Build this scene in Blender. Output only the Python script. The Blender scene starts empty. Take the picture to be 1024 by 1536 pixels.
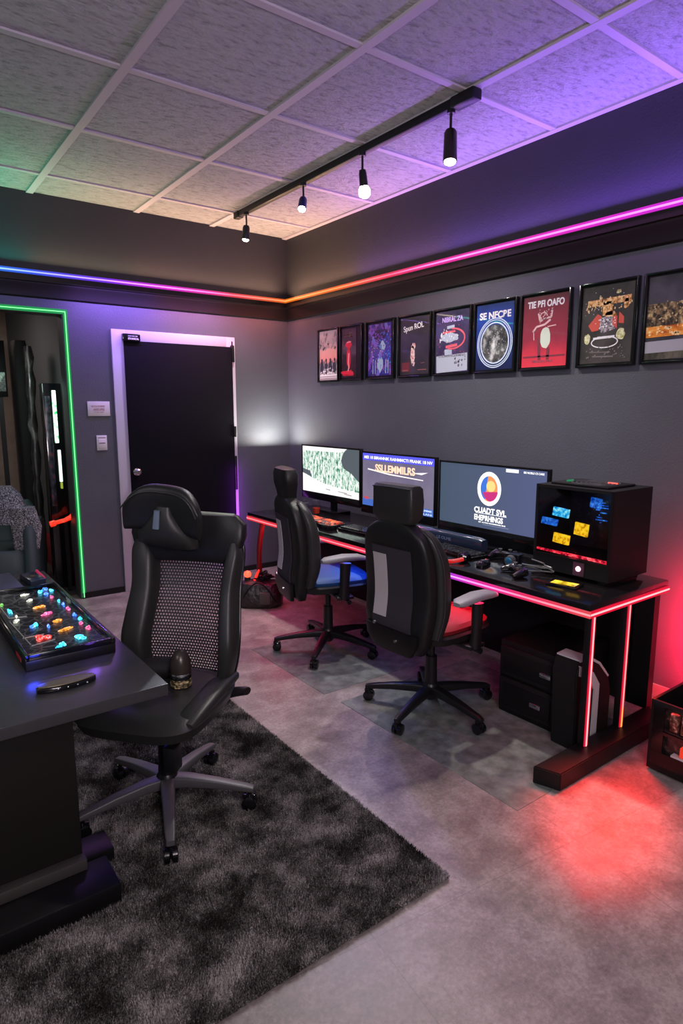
import bpy, bmesh, math, random
from mathutils import Vector, Matrix
random.seed(7)
C = bpy.context.scene.collection
PI = math.pi
V = Vector

# ------------------------------------------------------------------ colours / materials
def s2l(c):
    return tuple(((v/255)/12.92 if v/255 <= .04045 else ((v/255+.055)/1.055)**2.4) for v in c)

def nodes(name):
    m = bpy.data.materials.new(name); m.use_nodes = True
    nt = m.node_tree; b = nt.nodes['Principled BSDF']
    return m, nt, b

def coords(nt, scale=(1, 1, 1), world=True, rot=(0, 0, 0)):
    mp = nt.nodes.new('ShaderNodeMapping'); mp.inputs['Scale'].default_value = scale; mp.inputs['Rotation'].default_value = rot
    if world:
        g = nt.nodes.new('ShaderNodeNewGeometry'); nt.links.new(g.outputs['Position'], mp.inputs['Vector'])
    else:
        g = nt.nodes.new('ShaderNodeTexCoord'); nt.links.new(g.outputs['Object'], mp.inputs['Vector'])
    return mp.outputs['Vector']

def ramp(nt, fac, stops, interp='LINEAR'):
    r = nt.nodes.new('ShaderNodeValToRGB'); r.color_ramp.interpolation = interp
    e = r.color_ramp.elements
    while len(e) < len(stops): e.new(.5)
    for el, (p, c) in zip(e, stops):
        el.position = p; el.color = (*c, 1) if len(c) == 3 else c
    nt.links.new(fac, r.inputs['Fac'])
    return r.outputs['Color']

def noise(nt, vec, scale, detail=4, rough=.55):
    n = nt.nodes.new('ShaderNodeTexNoise'); n.inputs['Scale'].default_value = scale
    n.inputs['Detail'].default_value = detail; n.inputs['Roughness'].default_value = rough
    nt.links.new(vec, n.inputs['Vector']); return n.outputs['Fac']

def bump(nt, b, h, strength=.3, dist=.01):
    bp = nt.nodes.new('ShaderNodeBump'); bp.inputs['Strength'].default_value = strength
    bp.inputs['Distance'].default_value = dist
    nt.links.new(h, bp.inputs['Height']); nt.links.new(bp.outputs['Normal'], b.inputs['Normal'])

def mk(name, col, rough=.5, metal=0, spec=.5, coat=0, bscale=0, bstr=.2, bdist=.002, var=0, vscale=6):
    m, nt, b = nodes(name)
    b.inputs['Base Color'].default_value = (*col, 1)
    b.inputs['Roughness'].default_value = rough; b.inputs['Metallic'].default_value = metal
    b.inputs['Specular IOR Level'].default_value = spec; b.inputs['Coat Weight'].default_value = coat
    b.inputs['Coat Roughness'].default_value = .08
    v = coords(nt, world=False)
    if bscale: bump(nt, b, noise(nt, v, bscale, 3), bstr, bdist)
    if var:
        lo = tuple(x*(1-var) for x in col); hi = tuple(min(1, x*(1+var)) for x in col)
        nt.links.new(ramp(nt, noise(nt, v, vscale, 4), [(.35, lo), (.65, hi)]), b.inputs['Base Color'])
    return m

def glow(name, col, strength=1.):
    m, nt, b = nodes(name)
    b.inputs['Base Color'].default_value = (*[min(.02, c*.02) for c in col], 1)
    b.inputs['Emission Color'].default_value = (*col, 1); b.inputs['Emission Strength'].default_value = strength
    b.inputs['Roughness'].default_value = .4
    return m

def glow_ramp(name, axis, lo, hi, stops, strength):
    m, nt, b = nodes(name)
    g = nt.nodes.new('ShaderNodeNewGeometry'); sp = nt.nodes.new('ShaderNodeSeparateXYZ')
    nt.links.new(g.outputs['Position'], sp.inputs[0])
    mr = nt.nodes.new('ShaderNodeMapRange'); mr.inputs['From Min'].default_value = lo; mr.inputs['From Max'].default_value = hi
    nt.links.new(sp.outputs['XYZ'.index(axis)], mr.inputs['Value'])
    c = ramp(nt, mr.outputs['Result'], [((p-lo)/(hi-lo), c) for p, c in stops])
    b.inputs['Base Color'].default_value = (.01, .01, .01, 1)
    nt.links.new(c, b.inputs['Emission Color']); b.inputs['Emission Strength'].default_value = strength
    return m

def splat(name, stops, scale=20, stretch=(1, 1, 1), emit=0, detail=5, rough=.35, coat=.4, nrough=.6):
    m, nt, b = nodes(name)
    c = ramp(nt, noise(nt, coords(nt, stretch, world=False), scale, detail, nrough), stops)
    nt.links.new(c, b.inputs['Base Color']); b.inputs['Roughness'].default_value = rough; b.inputs['Coat Weight'].default_value = coat
    if emit:
        nt.links.new(c, b.inputs['Emission Color']); b.inputs['Emission Strength'].default_value = emit
    return m

def wall_mat(name, col):
    m, nt, b = nodes(name)
    v = coords(nt)
    n1 = noise(nt, v, 90, 3); n2 = noise(nt, v, 1.4, 3)
    nt.links.new(ramp(nt, n2, [(.3, tuple(c*.88 for c in col)), (.7, tuple(c*1.12 for c in col))]), b.inputs['Base Color'])
    b.inputs['Roughness'].default_value = .62
    bump(nt, b, n1, .5, .004); return m

M = {}
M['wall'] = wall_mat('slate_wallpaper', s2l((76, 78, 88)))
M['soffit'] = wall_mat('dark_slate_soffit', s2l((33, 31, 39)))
def ceil_mat():
    m, nt, b = nodes('stucco_tile')
    v = coords(nt, (1, 1, 1), rot=(0, 0, .5)); v2 = coords(nt, (1, 2.6, 1), rot=(0, 0, .35))
    n = noise(nt, v2, 16, 9, .62); n2 = noise(nt, v, 60, 4)
    nt.links.new(ramp(nt, n, [(.34, (.37, .35, .37)), (.43, (.52, .50, .52)), (.5, (.59, .57, .59)), (.7, (.65, .63, .65))]), b.inputs['Base Color'])  # darker streaks paint the shade in the stucco relief
    b.inputs['Roughness'].default_value = .9
    mx = nt.nodes.new('ShaderNodeMath'); mx.operation = 'MULTIPLY_ADD'; mx.inputs[1].default_value = .25
    nt.links.new(n2, mx.inputs[0]); nt.links.new(n, mx.inputs[2])
    bump(nt, b, mx.outputs[0], 1.0, .09); return m
M['ceiling'] = ceil_mat()
M['grid'] = mk('ceiling_grid_paint', (.42, .37, .42), .6)
def floor_shading():
    m, nt, b = nodes('mottled_vinyl')
    v = coords(nt)
    n = noise(nt, v, 6, 12, .74); n2 = noise(nt, v, 70, 6, .7)
    mx = nt.nodes.new('ShaderNodeMath'); mx.operation = 'MULTIPLY_ADD'; mx.inputs[1].default_value = .5
    nt.links.new(n2, mx.inputs[0]); nt.links.new(n, mx.inputs[2])
    col = ramp(nt, mx.outputs[0], [(.55, (.115, .096, .090)), (.74, (.215, .184, .172)), (.93, (.36, .315, .295))])
    br = nt.nodes.new('ShaderNodeTexBrick'); br.offset = 0
    br.inputs['Scale'].default_value = 1; br.inputs['Brick Width'].default_value = .9; br.inputs['Row Height'].default_value = .9
    br.inputs['Mortar Size'].default_value = .0018
    br.inputs['Color1'].default_value = (1, 1, 1, 1); br.inputs['Color2'].default_value = (.95, .95, .95, 1); br.inputs['Mortar'].default_value = (.72, .72, .72, 1)
    nt.links.new(coords(nt, rot=(0, 0, .12)), br.inputs['Vector'])
    mul = nt.nodes.new('ShaderNodeMix'); mul.data_type = 'RGBA'; mul.blend_type = 'MULTIPLY'; mul.inputs['Factor'].default_value = 1
    nt.links.new(col, mul.inputs['A']); nt.links.new(br.outputs['Color'], mul.inputs['B'])
    nt.links.new(mul.outputs['Result'], b.inputs['Base Color'])
    b.inputs['Roughness'].default_value = .42
    nt.links.new(ramp(nt, n, [(.3, (.36,)*3), (.7, (.52,)*3)]), b.inputs['Roughness'])
    bump(nt, b, n2, .12, .002); return m
M['floor'] = floor_shading()
M['mat'] = mk('grey_green_shade', (.135, .150, .138), .6, var=.35, vscale=14, bscale=120, bstr=.2)  # shade on the floor, painted as a grey-green tone
M['black'] = mk('satin_black', (.006, .006, .0065), .42, spec=.3)
M['blackgloss'] = mk('gloss_black', (.005, .005, .006), .14, spec=.4, coat=.3)
M['blackmatte'] = mk('matte_black', (.007, .007, .0075), .65, spec=.25, bscale=200)
M['moulding'] = mk('black_moulding', (.008, .006, .006), .5, spec=.3)
M['leather'] = mk('black_leather', (.009, .0095, .0095), .42, spec=.35, bscale=160, bstr=.25)
M['leather2'] = mk('worn_charcoal_leather', (.019, .020, .019), .42, spec=.4, bscale=140, bstr=.25)
M['charcoal'] = mk('charcoal_cloth', (.036, .033, .041), .8, spec=.2, bscale=300, bstr=.4)
M['greystripe'] = mk('pale_grey_stripe', (.44, .41, .42), .65, bscale=250)
M['bluelitcloth'] = mk('blue_light_upholstery', (.008, .06, .20), .6, bscale=200)  # blue desk light on the seat, painted into the cloth
M['redlitcloth'] = mk('red_light_upholstery', (.22, .006, .012), .6, bscale=200)  # red desk light on the seat, painted into the cloth
M['armgrey'] = mk('grey_arm_pad', (.22, .22, .24), .5)
M['plastic'] = mk('base_plastic', (.009, .009, .010), .34, spec=.4)
M['plasticgrey'] = mk('grey_base_plastic', (.075, .072, .076), .42)
M['chrome'] = mk('chrome', (.75, .75, .76), .2, 1)
M['brass'] = mk('dark_brass', (.25, .17, .08), .3, .8)
M['white'] = mk('white_paint', (.46, .43, .52), .5)
M['doorslab'] = mk('door_slab_paint', (.28, .28, .33), .5)
M['felt'] = mk('black_felt', (.006, .0055, .0085), .95, spec=.1, bscale=400, bstr=.5)
M['paper'] = mk('white_card', (.6, .57, .6), .7)
M['ink'] = mk('ink', (.12, .10, .14), .7)
M['letter'] = mk('white_print', (.85, .85, .85), .6)
M['deskdark'] = mk('dark_desk_top', (.008, .007, .008), .16, coat=.3)
M['deskgrey'] = mk('dark_grey_laminate', (.034, .034, .037), .27, bscale=60, bstr=.05, var=.15, vscale=3)
M['deskpanel'] = mk('dark_brown_laminate', (.010, .009, .008), .6, spec=.25, bscale=90)
M['tan'] = mk('tan_block_wall', (.30, .24, .19), .8, var=.15)
M['teal'] = mk('dark_teal_leather', (.035, .06, .065), .5)
M['silver'] = mk('silver_plastic', (.55, .53, .55), .35)
M['bulb'] = glow('lit_bulb', (1, .93, .82), 22)
M['bulbcool'] = glow('lit_bulb_cool', (.85, .88, 1), 22)

def see_through_glass(name, tint, gl=.12):
    m, nt, b = nodes(name)
    out = nt.nodes['Material Output']
    t = nt.nodes.new('ShaderNodeBsdfTransparent'); t.inputs['Color'].default_value = (*tint, 1)
    g = nt.nodes.new('ShaderNodeBsdfGlossy'); g.inputs['Roughness'].default_value = .05
    mx = nt.nodes.new('ShaderNodeMixShader'); mx.inputs['Fac'].default_value = gl
    nt.links.new(t.outputs[0], mx.inputs[1]); nt.links.new(g.outputs[0], mx.inputs[2]); nt.links.new(mx.outputs[0], out.inputs['Surface'])
    return m
M['smoked'] = see_through_glass('smoked_glass', (.8, .78, .8), .05)
M['clear'] = see_through_glass('clear_glass', (.93, .95, .95), .05)

def mesh_mat():
    m, nt, b = nodes('open_weave_mesh')
    b.inputs['Base Color'].default_value = (.02, .02, .022, 1); b.inputs['Roughness'].default_value = .5
    tc = nt.nodes.new('ShaderNodeTexCoord'); sp = nt.nodes.new('ShaderNodeSeparateXYZ'); nt.links.new(tc.outputs['Object'], sp.inputs[0])
    def f(op, a, b_=None):
        n = nt.nodes.new('ShaderNodeMath'); n.operation = op
        for i, x in enumerate((a, b_)):
            if x is None: continue
            if isinstance(x, (int, float)): n.inputs[i].default_value = x
            else: nt.links.new(x, n.inputs[i])
        return n.outputs[0]
    P = .0125
    row = f('FLOOR', f('DIVIDE', sp.outputs['Z'], P))
    off = f('MULTIPLY', f('MODULO', row, 2), .5)
    u = f('SUBTRACT', f('FRACT', f('ADD', f('DIVIDE', sp.outputs['Y'], P), f('ADD', off, 50))), .5)
    w = f('SUBTRACT', f('FRACT', f('DIVIDE', sp.outputs['Z'], P)), .5)
    d = f('SQRT', f('ADD', f('MULTIPLY', u, u), f('MULTIPLY', w, w)))
    hole = f('LESS_THAN', d, .30)
    t = nt.nodes.new('ShaderNodeBsdfTransparent'); mx = nt.nodes.new('ShaderNodeMixShader')
    nt.links.new(hole, mx.inputs['Fac']); nt.links.new(b.outputs[0], mx.inputs[1]); nt.links.new(t.outputs[0], mx.inputs[2])
    nt.links.new(mx.outputs[0], nt.nodes['Material Output'].inputs['Surface'])
    return m
M['weave'] = mesh_mat()

# ------------------------------------------------------------------ mesh helpers
def new(): return bmesh.new()

def box(bm, x0, x1, y0, y1, z0, z1, bev=0, seg=2, mat=None):
    r = bmesh.ops.create_cube(bm, size=1)
    vs = r['verts']
    for v in vs:
        v.co = V(((x0+x1)/2+v.co.x*(x1-x0), (y0+y1)/2+v.co.y*(y1-y0), (z0+z1)/2+v.co.z*(z1-z0)))
    es = list({e for v in vs for e in v.link_edges})
    if bev:
        r = bmesh.ops.bevel(bm, geom=es, offset=bev, segments=seg, affect='EDGES', profile=.5)
        vs = list({v for f in r['faces'] for v in f.verts} | {v for v in vs if v.is_valid})
    if mat is not None:
        for v in vs: v.co = mat @ v.co
    return vs

def ring(bm, c, ax, ay, n, p=2):
    out = []
    for i in range(n):
        a = 2*PI*i/n; ca, sa = math.cos(a), math.sin(a)
        out.append(bm.verts.new(c + ax*math.copysign(abs(ca)**(2/p), ca) + ay*math.copysign(abs(sa)**(2/p), sa)))
    return out

def loft(bm, secs, n=28, cap=True):
    rings = [ring(bm, V(s[0]), V(s[1]), V(s[2]), n, s[3] if len(s) > 3 else 2) for s in secs]
    for a, b in zip(rings, rings[1:]):
        for i in range(n):
            bm.faces.new((a[i], a[(i+1) % n], b[(i+1) % n], b[i]))
    if cap:
        bm.faces.new(rings[0][::-1]); bm.faces.new(rings[-1])

def interp(keys, k):
    """smooth (catmull-rom) resample of rows of numbers"""
    out = []
    n = len(keys)
    for i in range(n-1):
        p0 = keys[max(i-1, 0)]; p1 = keys[i]; p2 = keys[i+1]; p3 = keys[min(i+2, n-1)]
        for j in range(k):
            t = j/k
            out.append([.5*((2*b)+(-a+c)*t+(2*a-5*b+4*c-d)*t*t+(-a+3*b-3*c+d)*t**3) for a, b, c, d in zip(p0, p1, p2, p3)])
    out.append(list(keys[-1])); return out

def tube(bm, pts, r, n=10, smooth=0, flat=1.0):
    if smooth: pts = [V(p) for p in interp([list(p) for p in pts], smooth)]
    pts = [V(p) for p in pts]
    rs = r if isinstance(r, (list, tuple)) else [r]*len(pts)
    if len(rs) != len(pts): rs = [rs[0]+(rs[-1]-rs[0])*i/(len(pts)-1) for i in range(len(pts))]
    t0 = (pts[1]-pts[0]).normalized(); up = V((0, 0, 1)) if abs(t0.z) < .9 else V((1, 0, 0))
    a = t0.cross(up).normalized(); secs = []
    for i, p in enumerate(pts):
        t = (pts[min(i+1, len(pts)-1)]-pts[max(i-1, 0)]).normalized()
        a = (a - t*a.dot(t)).normalized(); b = t.cross(a)
        secs.append((p, a*rs[i], b*rs[i]*flat))
    loft(bm, secs, n)

def cyl(bm, p0, p1, r0, r1=None, n=20): tube(bm, [p0, p1], [r0, r0 if r1 is None else r1], n)

def sphere(bm, c, rx, ry, rz, seg=16):
    r = bmesh.ops.create_uvsphere(bm, u_segments=seg, v_segments=max(6, seg//2), radius=1)
    for v in r['verts']: v.co = V((c[0]+v.co.x*rx, c[1]+v.co.y*ry, c[2]+v.co.z*rz))

def prism(bm, poly, d0, d1, mat=None):
    """poly in (u, v), extruded along n from d0 to d1"""
    A = [bm.verts.new(V((u, v, d0))) for u, v in poly]; B = [bm.verts.new(V((u, v, d1))) for u, v in poly]
    n = len(poly)
    bm.faces.new(A[::-1]); bm.faces.new(B)
    for i in range(n): bm.faces.new((A[i], A[(i+1) % n], B[(i+1) % n], B[i]))
    if mat is not None:
        for v in A+B: v.co = mat @ v.co

def build(name, bm, mat, parent=None, mw=None, sharp=38):
    bmesh.ops.recalc_face_normals(bm, faces=bm.faces)
    me = bpy.data.meshes.new(name); bm.to_mesh(me); bm.free()
    if mw is not None: me.transform(mw)
    for p in me.polygons: p.use_smooth = True
    me.set_sharp_from_angle(angle=math.radians(sharp))
    me.materials.append(M[mat] if isinstance(mat, str) else mat)
    o = bpy.data.objects.new(name, me); C.objects.link(o)
    if parent: o.parent = parent
    return o

def thing(name, label, cat, loc=(0, 0, 0), rz=0, group=None):
    o = bpy.data.objects.new(name, None); C.objects.link(o); o.empty_display_size = .1
    o.location = loc; o.rotation_euler = (0, 0, rz); o['label'] = label; o['category'] = cat
    if group: o['group'] = group
    return o

def tag(o, label, cat, group=None, kind=None):
    o['label'] = label; o['category'] = cat
    if group: o['group'] = group
    if kind: o['kind'] = kind
    return o

def struct(name, bm, mat, label=None, cat=None):
    o = build(name, bm, mat); o['kind'] = 'structure'
    o['label'] = label or ('room ' + name.replace('_', ' ')); o['category'] = cat or name.split('_')[0]
    return o

# planes seen from the room:  (u right, v up, n towards the viewer)
UV_R = Matrix(((0, 0, -1, 0), (-1, 0, 0, 0), (0, 1, 0, 0), (0, 0, 0, 1)))     # faces -X
UV_B = Matrix(((1, 0, 0, 0), (0, 0, -1, 0), (0, 1, 0, 0), (0, 0, 0, 1)))      # faces -Y

def text_bm(body, w, h, cu, cv, d0, d1, bold=0.0):
    cv_ = bpy.data.curves.new('lettering_curve', 'FONT'); cv_.body = body; cv_.extrude = .01; cv_.offset = bold
    o = bpy.data.objects.new('lettering_tmp', cv_); C.objects.link(o)
    dg = bpy.context.evaluated_depsgraph_get(); me = bpy.data.meshes.new_from_object(o.evaluated_get(dg))
    bpy.data.objects.remove(o)
    xs = [v.co.x for v in me.vertices]; ys = [v.co.y for v in me.vertices]; zs = [v.co.z for v in me.vertices]
    x0, x1, y0, y1, z0, z1 = min(xs), max(xs), min(ys), max(ys), min(zs), max(zs)
    for v in me.vertices:
        v.co = V((cu-w/2+(v.co.x-x0)/(x1-x0)*w, cv-h/2+(v.co.y-y0)/(y1-y0)*h, d0+(v.co.z-z0)/(z1-z0)*(d1-d0)))
    bm = new(); bm.from_mesh(me); bpy.data.meshes.remove(me); return bm

def ellipse(cu, cv, ru, rv, n=32, a0=0, a1=2*PI):
    full = abs(a1-a0-2*PI) < 1e-6
    k = n if full else n+1
    return [(cu+ru*math.cos(a0+(a1-a0)*i/n), cv+rv*math.sin(a0+(a1-a0)*i/n)) for i in range(k)]

def ringplate(bm, cu, cv, ru, rv, w, d0, d1, n=48):
    for i in range(n):
        a, b = 2*PI*i/n, 2*PI*(i+1)/n
        p = lambda r0, r1, t: (cu+r0*math.cos(t), cv+r1*math.sin(t))
        prism(bm, [p(ru, rv, a), p(ru, rv, b), p(ru-w, rv-w, b), p(ru-w, rv-w, a)], d0, d1)

# ------------------------------------------------------------------ camera
cd = bpy.data.cameras.new('camera'); cam = bpy.data.objects.new('camera', cd); C.objects.link(cam)
bpy.context.scene.camera = cam
yaw = math.radians(53.3); pitch = math.atan(156/948.)
cam.location = (-3.419, -5.552, 1.6)
cam.rotation_euler = (PI/2-pitch, 0, yaw-PI/2)
cd.sensor_fit = 'VERTICAL'; cd.sensor_height = 36; cd.lens = 948/1536*36; cd.clip_start = .05

# ------------------------------------------------------------------ room shell
H = 3.2; YB = -.08
XL = -4.9; YF = -7.4
bm = new(); box(bm, XL, .15, YF, YB+.15, -.1, 0); struct('floor', bm, 'floor', 'mottled grey vinyl floor', 'floor')
bm = new(); box(bm, XL, .15, YF, YB+.15, H, H+.1); struct('ceiling', bm, 'ceiling', 'suspended ceiling of rough white stucco tiles', 'ceiling')
bm = new(); box(bm, 0, .15, YF, YB+.15, 0, H); struct('wall_right', bm, 'wall', 'slate grey wall behind the desk', 'wall')
# back wall with the opening to the next room
OX0, OX1, OZ = -3.5, -2.085, 2.34
bm = new()
box(bm, OX1, -1.64, YB, YB+.15, 0, H); box(bm, -1.64, -.66, YB, YB+.15, 2.17, H); box(bm, -.66, 0, YB, YB+.15, 0, H)
box(bm, OX0, OX1, YB, YB+.15, OZ, H); box(bm, XL, OX0, YB, YB+.15, 0, H)
struct('wall_back', bm, 'wall', 'slate grey wall with the door', 'wall')
bm = new()
for x in [-.04, -.79, -1.465, -2.27, -3.05, -3.8, -4.6]: box(bm, x-.024, x+.024, YF, YB, H-.012, H+.001)
for y in [-.55, -1.45, -2.28, -3.1, -3.83, -4.6, -5.4, -6.2]: box(bm, XL, 0, y-.019, y+.019, H-.010, H+.001)
struct('trim_1', bm, 'grid', 'white metal grid between the ceiling tiles', 'ceiling grid')
# soffit band above the led line: a slightly darker boxed-out band
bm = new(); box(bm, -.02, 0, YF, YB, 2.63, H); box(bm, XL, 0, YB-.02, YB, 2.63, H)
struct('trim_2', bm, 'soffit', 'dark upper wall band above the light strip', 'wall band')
# stepped black moulding under the band
def moulding(bm, along, a0, a1):
    prof = [(0, 2.435), (.022, 2.445), (.03, 2.50), (.05, 2.53), (.052, 2.545), (.066, 2.55), (.07, 2.592), (.058, 2.6), (.058, 2.63), (0, 2.63)]
    vs0 = []; vs1 = []
    for d, z in prof:
        if along == 'y': vs0.append(bm.verts.new((-d, a0, z))); vs1.append(bm.verts.new((-d, a1-d, z)))
        else: vs0.append(bm.verts.new((a0, YB-d, z))); vs1.append(bm.verts.new((a1-d, YB-d, z)))
    n = len(prof)
    for i in range(n): bm.faces.new((vs0[i], vs0[(i+1) % n], vs1[(i+1) % n], vs1[i]))
    bm.faces.new(vs0); bm.faces.new(vs1[::-1])
bm = new(); moulding(bm, 'y', YF, YB); moulding(bm, 'x', XL, 0)
struct('trim_3', bm, 'moulding', 'stepped black moulding around the room', 'moulding')
bm = new(); box(bm, -.012, 0, YF, YB, 0, .07); struct('baseboard_right', bm, mk('baseboard_paint', (.3, .28, .26), .5), 'pale baseboard under the right wall', 'baseboard')
bm = new(); box(bm, OX1, -1.73, YB-.01, YB, 0, .05); box(bm, -.59, -.012, YB-.01, YB, 0, .05)
struct('baseboard_back', bm, 'blackmatte', 'dark baseboard under the back wall', 'baseboard')

# led line on the moulding
bl = s2l
def pale(st, kb=.15, kr=.045): return [(p, tuple(min(1, c*.85+(kb if col[2] > .3 else kr)) for c in col)) for p, col in st]
SB = [(-3.4, (0, .6, .5)), (-2.75, (.02, .30, 1)), (-2.3, (.03, .10, 1)), (-1.75, (.22, .03, 1)), (-1.2, (.9, .02, .75)), (-.6, (1, .06, .10)), (-.05, (1, .17, .01))]
SR = [(-4.2, (.75, .02, 1)), (-3.3, (1, .02, .75)), (-2.4, (1, .02, .45)), (-1.7, (1, .03, .12)), (-1.0, (1, .14, .01)), (-.1, (1, .22, .01))]
led_back_core = glow_ramp('rainbow_core_back', 'X', -3.4, 0, pale(SB), 2.6)
led_right_core = glow_ramp('rainbow_core_right', 'Y', -4.2, -.1, pale(SR), 2.6)
halo_back = glow_ramp('rainbow_halo_back', 'X', -3.4, 0, [(-3.4, (0, .6, .5)), (-2.75, (.02, .30, 1)), (-2.3, (.03, .10, 1)), (-1.75, (.22, .03, 1)), (-1.2, (.9, .02, .75)), (-.6, (1, .06, .10)), (-.05, (1, .17, .01))], .75)
halo_right = glow_ramp('rainbow_halo_right', 'Y', -4.2, -.1, [(-4.2, (.75, .02, 1)), (-3.3, (1, .02, .75)), (-2.4, (1, .02, .45)), (-1.7, (1, .03, .12)), (-1.0, (1, .14, .01)), (-.1, (1, .22, .01))], .75)
t = thing('light_strip', 'glowing rainbow light strip along the black moulding of both walls', 'light strip', (0, YB, 2.62))
def strip_part(nm, q, m_, lab=None):
    bm = new(); box(bm, *q); o = build(nm, bm, m_, t); o.matrix_parent_inverse = Matrix.Translation((0, -YB, -2.62))
    if lab: o['label'] = lab
strip_part('halo_band', (XL, -.06, YB-.066, YB-.058, 2.597, 2.633), halo_back)  # wide dim band, its glow painted as a halo round the tube
strip_part('halo_band', (-.066, -.058, YF, YB-.058, 2.597, 2.633), halo_right)
strip_part('glowing_tube', (XL, -.06, YB-.069, YB-.066, 2.610, 2.620), led_back_core, 'blue to orange length on the back wall')
strip_part('glowing_tube', (-.069, -.066, YF, YB-.066, 2.610, 2.620), led_right_core, 'orange to violet length on the right wall')

# green lit frame round the opening
green = glow('green_strip', (.22, 1, .34), 1.3); green_dim = glow('green_halo', (0, .42, .08), .7)  # dim green band paints the halo beside the bright tube
g2 = mk('opening_lining', (.05, .06, .06), .4)
bm = new(); box(bm, OX0, OX1, YB+.001, YB+.149, OZ-.012, OZ+.0); box(bm, OX1-.012, OX1, YB+.001, YB+.149, 0, OZ-.012)
struct('trim_4', bm, g2, 'dark lining inside the wall opening', 'lining')
t = thing('green_light_strip', 'bright green light strip framing the opening beside the door', 'light strip', (OX1, YB, 0))
bm = new(); box(bm, -1.4, .030, -.008, 0, OZ-.008, OZ+.028); build('halo_band', bm, green_dim, t)
bm = new(); box(bm, -1.4, .016, -.011, -.008, OZ+.006, OZ+.014); build('glowing_tube', bm, green, t)
bm = new(); box(bm, -.002, .028, -.008, 0, .01, OZ-.006); build('halo_band', bm, green_dim, t)
bm = new(); box(bm, .009, .017, -.011, -.008, .01, OZ+.006); build('glowing_tube', bm, green, t)

# ------------------------------------------------------------------ next room seen through the opening
bm = new(); box(bm, -4.9, -1.3, YB+.15, 3.2, -.1, 0); struct('floor_next_room', bm, mk('dark_floor', (.05, .045, .045), .5), 'dark floor of the next room', 'floor')
bm = new(); box(bm, -4.9, -1.3, YB+.15, 3.2, 2.75, 2.85); struct('ceiling_next_room', bm, mk('pinkish_ceiling', (.55, .47, .47), .8), 'pale ceiling of the next room', 'ceiling')
bm = new(); box(bm, -4.9, -1.3, 3.0, 3.1, 0, 2.75); struct('wall_far', bm, 'tan', 'tan block wall of the next room', 'wall')
bm = new(); box(bm, -1.98, -1.9, YB+.16, 3.0, 0, 2.75); struct('wall_next_room', bm, mk('grey_side_wall', (.10, .11, .115), .7), 'grey side wall of the next room', 'wall')
bm = new(); box(bm, -2.03, -1.985, .1, 1.6, .0, .30, .004); struct('baseboard_next_room', bm, mk('red_baseboard', (.30, .01, .015), .5), 'red skirting in the next room', 'baseboard')
# leaning black post wrapped in bark-like cladding
t = thing('black_column', 'tall black column with ragged grey cladding in the next room', 'column', (-2.24, .95, 0))
bm = new()
loft(bm, [((0, 0, 0), (.075, 0, 0), (0, .1, 0), 5), ((-.0, 0, 1.1), (.065, 0, 0), (0, .1, 0), 5), ((.0, 0, 2.1), (.07, 0, 0), (0, .1, 0), 5), ((.0, 0, 2.2), (.05, 0, 0), (0, .1, 0), 5)], 20)
build('shaft', bm, 'blackmatte', t)
bm = new()
rr = random.Random(3)
keys = [((.052+rr.uniform(-.008, .008), -.09, .15+i*.1), (.04+rr.uniform(-.012, .012), 0, 0), (0, .045+rr.uniform(-.008, .012), 0), 2.5) for i in range(21)]
loft(bm, keys, 14); build('cladding', bm, splat('ragged_grey', [(.42, (.008, .008, .008)), (.55, (.03, .028, .026)), (.66, (.16, .16, .15))], 14, (1, 1, .35)), t)
# wall screen in next room
t = thing('wall_television', 'black television with faint lettering high up in the next room', 'television', (-2.42, 1.0, 1.70))
bm = new(); box(bm, -.22, .07, -.03, .03, 0, .50, .005); build('cabinet', bm, 'black', t)
bm = new(); box(bm, -.2, .055, -.034, -.028, .05, .22); build('screen', bm, splat('dim_screen', [(.45, (.02, .02, .02)), (.6, (.12, .11, .1)), (.7, (.3, .28, .25))], 40), t)
bm = new(); box(bm, -.01, .03, .0, .02, -1.70, 0); build('stand', bm, 'black', t)
# tower with lit tubes
t = thing('gaming_tower', 'tall black gaming cabinet with a green and white lit tube', 'cabinet', (-2.105, .42, 0))
bm = new(); box(bm, -.085, .07, -.06, .07, 0, 1.81, .01); build('case', bm, 'blackgloss', t)
bm = new(); box(bm, -.012, .018, -.082, -.06, 1.30, 1.75, .004); build('light_tube', bm, splat('white_green_light', [(.38, (.02, .5, .12)), (.5, (.8, 1, .85)), (.7, (1, .85, .85))], 26, (1, 1, 1), emit=1.6), t)['label'] = 'green and white lit tube'
bm = new(); box(bm, .004, .026, -.082, -.06, .96, 1.24, .004); build('light_tube', bm, glow('white_tube', (.8, 1, .9), 1.5), t)['label'] = 'white lit tube'
bm = new(); box(bm, .008, .024, -.082, -.06, .90, .955, .003); build('light_tube', bm, glow('small_green_red', (.4, .5, .05), .8), t)['label'] = 'small green lit stub'
bm = new(); box(bm, -.07, -.03, -.066, -.06, .75, 1.7, .002); build('side_graphic', bm, splat('red_blue_graphic', [(.4, (.01, .01, .012)), (.55, (.04, .06, .09)), (.68, (.35, .03, .04))], 16), t)
# red torch
t = thing('red_torch', 'glowing red torch lying sideways in the next room by the green strip', 'torch', (-2.06, .24, .665))
rg = splat('red_glow', [(.35, (.55, .01, .005)), (.6, (1, .05, .02)), (.8, (1, .4, .3))], 30, emit=1.3)
bm = new(); tube(bm, [(-.13, 0, -.045), (-.05, 0, -.03), (-.0, 0, -.01), (.02, 0, 0), (.05, 0, .01), (.06, 0, .012)], [.018, .018, .022, .03, .036, .03], 16); build('torch_body', bm, rg, t)
bm = new(); cyl(bm, (-.17, 0, -.055), (-.13, 0, -.045), .026, .026); build('end_cap', bm, rg, t)
bm = new(); box(bm, -.06, -.03, -.015, .015, -.665, -.05); build('bracket', bm, 'black', t)
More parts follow.
